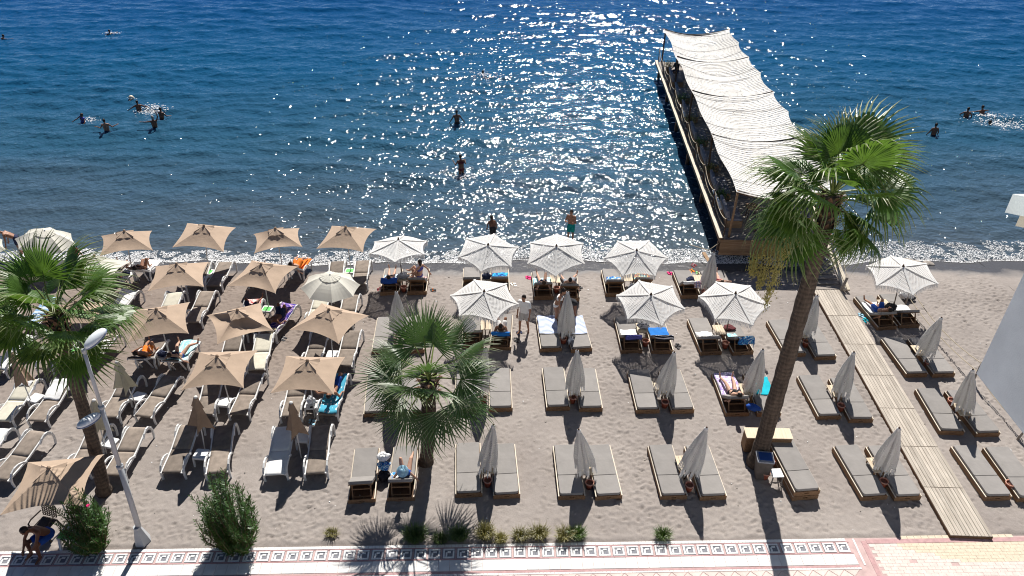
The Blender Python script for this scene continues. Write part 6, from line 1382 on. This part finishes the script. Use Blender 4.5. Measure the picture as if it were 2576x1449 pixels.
for k, (dz, sg) in enumerate(((-.04, .28), (-.42, .22))):
    m = MB()
    for a, b in ((f0, f2), (f2, f3), (f3, f4)): m.tube([a.lerp(b, t)+V((0, 0, dz-sg*4*t*(1-t)*(.9 if k else 1))) for t in [i/8 for i in range(9)]], .016, 5, False)
    single('fence_rope', m.build('fence_rope', 'rope'), ['upper sagging rope between the thin fence posts', 'lower sagging rope between the thin fence posts'][k], 'rope')
single('guy_rope', MB().tube([f1, f1.lerp(pl(PW-.1, .2, 1.6), .5)-V((0, 0, .05)), pl(PW-.1, .2, 1.6)], .014, 5, False).build('guy_rope', 'rope'), 'rope from the boardwalk post up to the pier', 'rope')
# mooring pieces left of the pier
single('mooring_rope', MB().tube([pl(0, .1, .5), pl(-.5, -.3, .35), G(1735, 615, -.1)], .022, 5, False).build('mooring_rope', 'rope'), 'mooring rope running from pier corner into the water', 'rope')
o = root('leaning_plank', 'short orange-brown plank at the foot of the pier', 'plank', None, GG(1776, 650)); obj('board', MB().bar((-.05, .35, .10), (.06, -.35, .04), .16, .04).build('board', 'pierbrown'), o)
# stones at the right waterline
for k in range(14):
    rs = random.Random(90+k); px = (2265+rs.uniform(-55, 75), 663+rs.uniform(-9, 12)); s_ = rs.uniform(.10, .32)
    single('beach_stone', MB().ball((0, 0, .02), (s_, s_*.7, s_*.28), 9, 6, Matrix.Rotation(rs.random()*3, 4, 'Z')).build('beach_stone', 'stone', True), 'rounded grey stone half buried at the waterline above the far umbrella', 'stone', GG(*px), group='stones at the waterline')

# ------------------------------------------------------------------ white building at the right
bd = root('building', 'white rendered building with balcony parapets at right edge', 'building', None, (0, 0, 0))
wc = G(2456.5, 940, 11.0)          # lower front corner of the overhanging upper floors
obj('upper_floors', MB().box((wc.x+4, (wc.y-7)/2, 16), (8, wc.y+7, 10)).build('upper_floors', 'wallwhite'), bd)
obj('lower_floors', MB().box((wc.x+4.3, -2, 5.45), (7.4, 10, 10.9)).build('lower_floors', 'wallwhite'), bd)
zt = 13.3; A0 = G(2548, 488, zt); B0 = A0+V((1, -.55, 0))*((A0.y-wc.y-.003)/.55); th = .05
while pr(A0-V((0, 0, th)))[1] < 533: th += .01
def slab_prism(pts, z1, z0):
    n = len(pts); return MB().add([(p.x, p.y, z1) for p in pts]+[(p.x, p.y, z0) for p in pts], [tuple(range(n)), tuple(range(2*n-1, n-1, -1))]+[(k, k+n, (k+1) % n+n, (k+1) % n) for k in range(n)])
sp = [A0, B0, V((wc.x+8, wc.y+.003, 0)), V((wc.x+8, A0.y+.05, 0))]
bs_ = obj('balcony_slab', slab_prism(sp, zt, zt-th).build('balcony_slab', 'wallwhite'), bd)
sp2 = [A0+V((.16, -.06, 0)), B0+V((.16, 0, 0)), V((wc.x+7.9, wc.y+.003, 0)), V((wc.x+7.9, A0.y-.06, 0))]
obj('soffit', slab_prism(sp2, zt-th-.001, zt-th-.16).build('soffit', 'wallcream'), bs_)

# ------------------------------------------------------------------ people and splashes in the sea
gS = 'bathers in the sea'
def splash(px, lab, rad, n, seed):
    rs = np.random.RandomState(seed); c = G(*px, SEA); x = c.x+rs.normal(0, rad, n); y = c.y+rs.normal(0, rad*.7, n)
    o = structure('splash_foam', fleck_mesh('splash', x, y, sea_h(x, y)+.02+np.abs(rs.normal(0, .05, n)), rs.uniform(.014, .045, n), seed), lab, kind='stuff')
def inwater(px, lab, j, depth, rz, **kw):
    p = G(*px, SEA); p.z = SEA-depth; kw.setdefault('skin', 'skin3'); kw.setdefault('group', gS); kw.setdefault('vox', .024); person(lab, j, p, rz, **kw)
SW = J_stand(1.70, .3, ua=(.9, .5, -.1), fa=(.5, .8, .0))
inwater((208, 306), 'woman in a violet swimsuit leaning sideways in the sea, left bather', J_stand(1.68, .1, -.5, ua=(.7, .5, -.6), fa=(.2, .8, -.3)), .98, 2.6, clothes=[('swimsuit', 'purple')], fem=True, hair='hairbrown')
inwater((270, 331), 'bather standing waist deep with an arm out, below the ball group', J_stand(1.76, .0, ua=(.5, .4, -.8), fa=(.8, .4, .2)), .96, .3, skin='skin2', clothes=[('swim_shorts', 'navy')])
inwater((350, 277), 'boy spreading both arms in the sea just below the ball', J_stand(1.6, .1, ua=(.9, .2, -.5), fa=(.8, .3, -.5)), .98, .4)
inwater((407, 298), 'dark-haired bather behind the splash, right of the boy', J_stand(1.66, .1, ua=(.3, .4, -.8), fa=(.1, .8, -.2)), .98, -.3, hair='hairdark')
inwater((391, 323), 'person in the sea stretching one arm up and one left', J_stand(1.72, 0, ua=(.5, .3, 1), fa=(-.3, .3, 1), ual=(1, .2, -.1), fal=(1, .2, .1)), .92, .3, hair='hairgrey', clothes=[('swim_shorts', 'black')])
inwater((277, 86), 'lone swimmer far out on the left with small splash', SW, 1.36, .5); inwater((4, 100), 'swimmer cut by the left edge far out', SW, 1.3, -.5)
inwater((1216, 190), 'swimmer in the middle of the sun glitter far out', SW, 1.38, .2)
inwater((1150, 311), 'dark silhouetted man waist deep in the glittering sea', J_stand(1.78, .05, ua=(.55, .1, -.9), fa=(.5, .2, -.8)), .92, .1, clothes=[('swim_shorts', 'black')])
inwater((1161, 437), 'woman in a dark red bikini walking thigh deep', J_stand(1.70, .1, ua=(.35, .3, -.8), fa=(.1, .7, .2), step=.12), .62, .3, fem=True, hair='hairdark', clothes=[('bikini_bottom', 'maroon'), ('bikini_top', 'maroon')])
inwater((1240, 592), 'child bending in the glitter close to the shore', J_stand(1.25, .5, ua=(.4, .4, -.9)), .30, .2, clothes=[('swim_shorts', 'black')])
inwater((1435, 604), 'man in turquoise shorts holding a pink item, ankle deep in the sea', J_stand(1.76, .06, ua=(.25, .35, -.9), fa=(-.5, .8, .45), step=.06), .13, 2.75, skin='skin2', clothes=[('shorts', 'teal')])
inwater((2348, 340), 'dark bather standing waist deep, left of the right-hand swimmers', J_stand(1.72, .05, ua=(.4, .1, -.9), fa=(.1, .5, -.7)), .98, 0, clothes=[('swim_shorts', 'black')])
inwater((2430, 294), 'bather chest deep, left one of two side by side at right', J_stand(1.72, .1, ua=(.5, .5, -.6)), 1.12, -.4); inwater((2471, 288), 'bather with arms spread in the water, right one of two at right', J_stand(1.72, .2, ua=(1, .3, -.2), fa=(.8, .6, -.2)), 1.16, .2)
inwater((2499, 315), 'swimmer with only the head showing amid right-hand splashes', SW, 1.42, .9)
person('person bending over at the waterline on the left, behind the white umbrella', J_stand(1.68, .9, look=(0, 1, -.8)), GG(58, 640), 1.9, clothes=[('swim_shorts', 'navy')], skin='skin2')
person('person sitting in the shallow foam left of the tan umbrellas', J_sit(-.1, -.3, kR=20, kL=30), GG(190, 647), .6, clothes=[('swimsuit', 'red')], skin='skin1', hair='hairgrey', fem=True)
o = root('beach_ball', 'pale round ball floating above the bathers on the left', 'ball', None, G(330, 246, SEA+.13)); m = MB().ball((0, 0, 0), .17, 16, 10); obj('ball_skin', m.build('ball_skin', 'ball', True), o)
splash((378, 276), 'white splash between the ball players', .55, 260, 1); splash((230, 300), 'thin splash right of the leaning woman', .25, 50, 2); splash((283, 84), 'splash around the lone far swimmer', .35, 60, 3); splash((1216, 192), 'splash around the swimmer in the glitter', .6, 120, 4)
splash((2520, 310), 'long white splash around the right-hand swimmers', .85, 330, 5); splash((2476, 292), 'splash by the spread-armed bather', .4, 80, 6); splash((1165, 446), 'splash at the walking woman legs', .35, 110, 7); splash((1240, 590), 'splash around the bending child', .30, 80, 8); splash((330, 252), 'drops under the floating ball', .15, 20, 9)
finish_people()
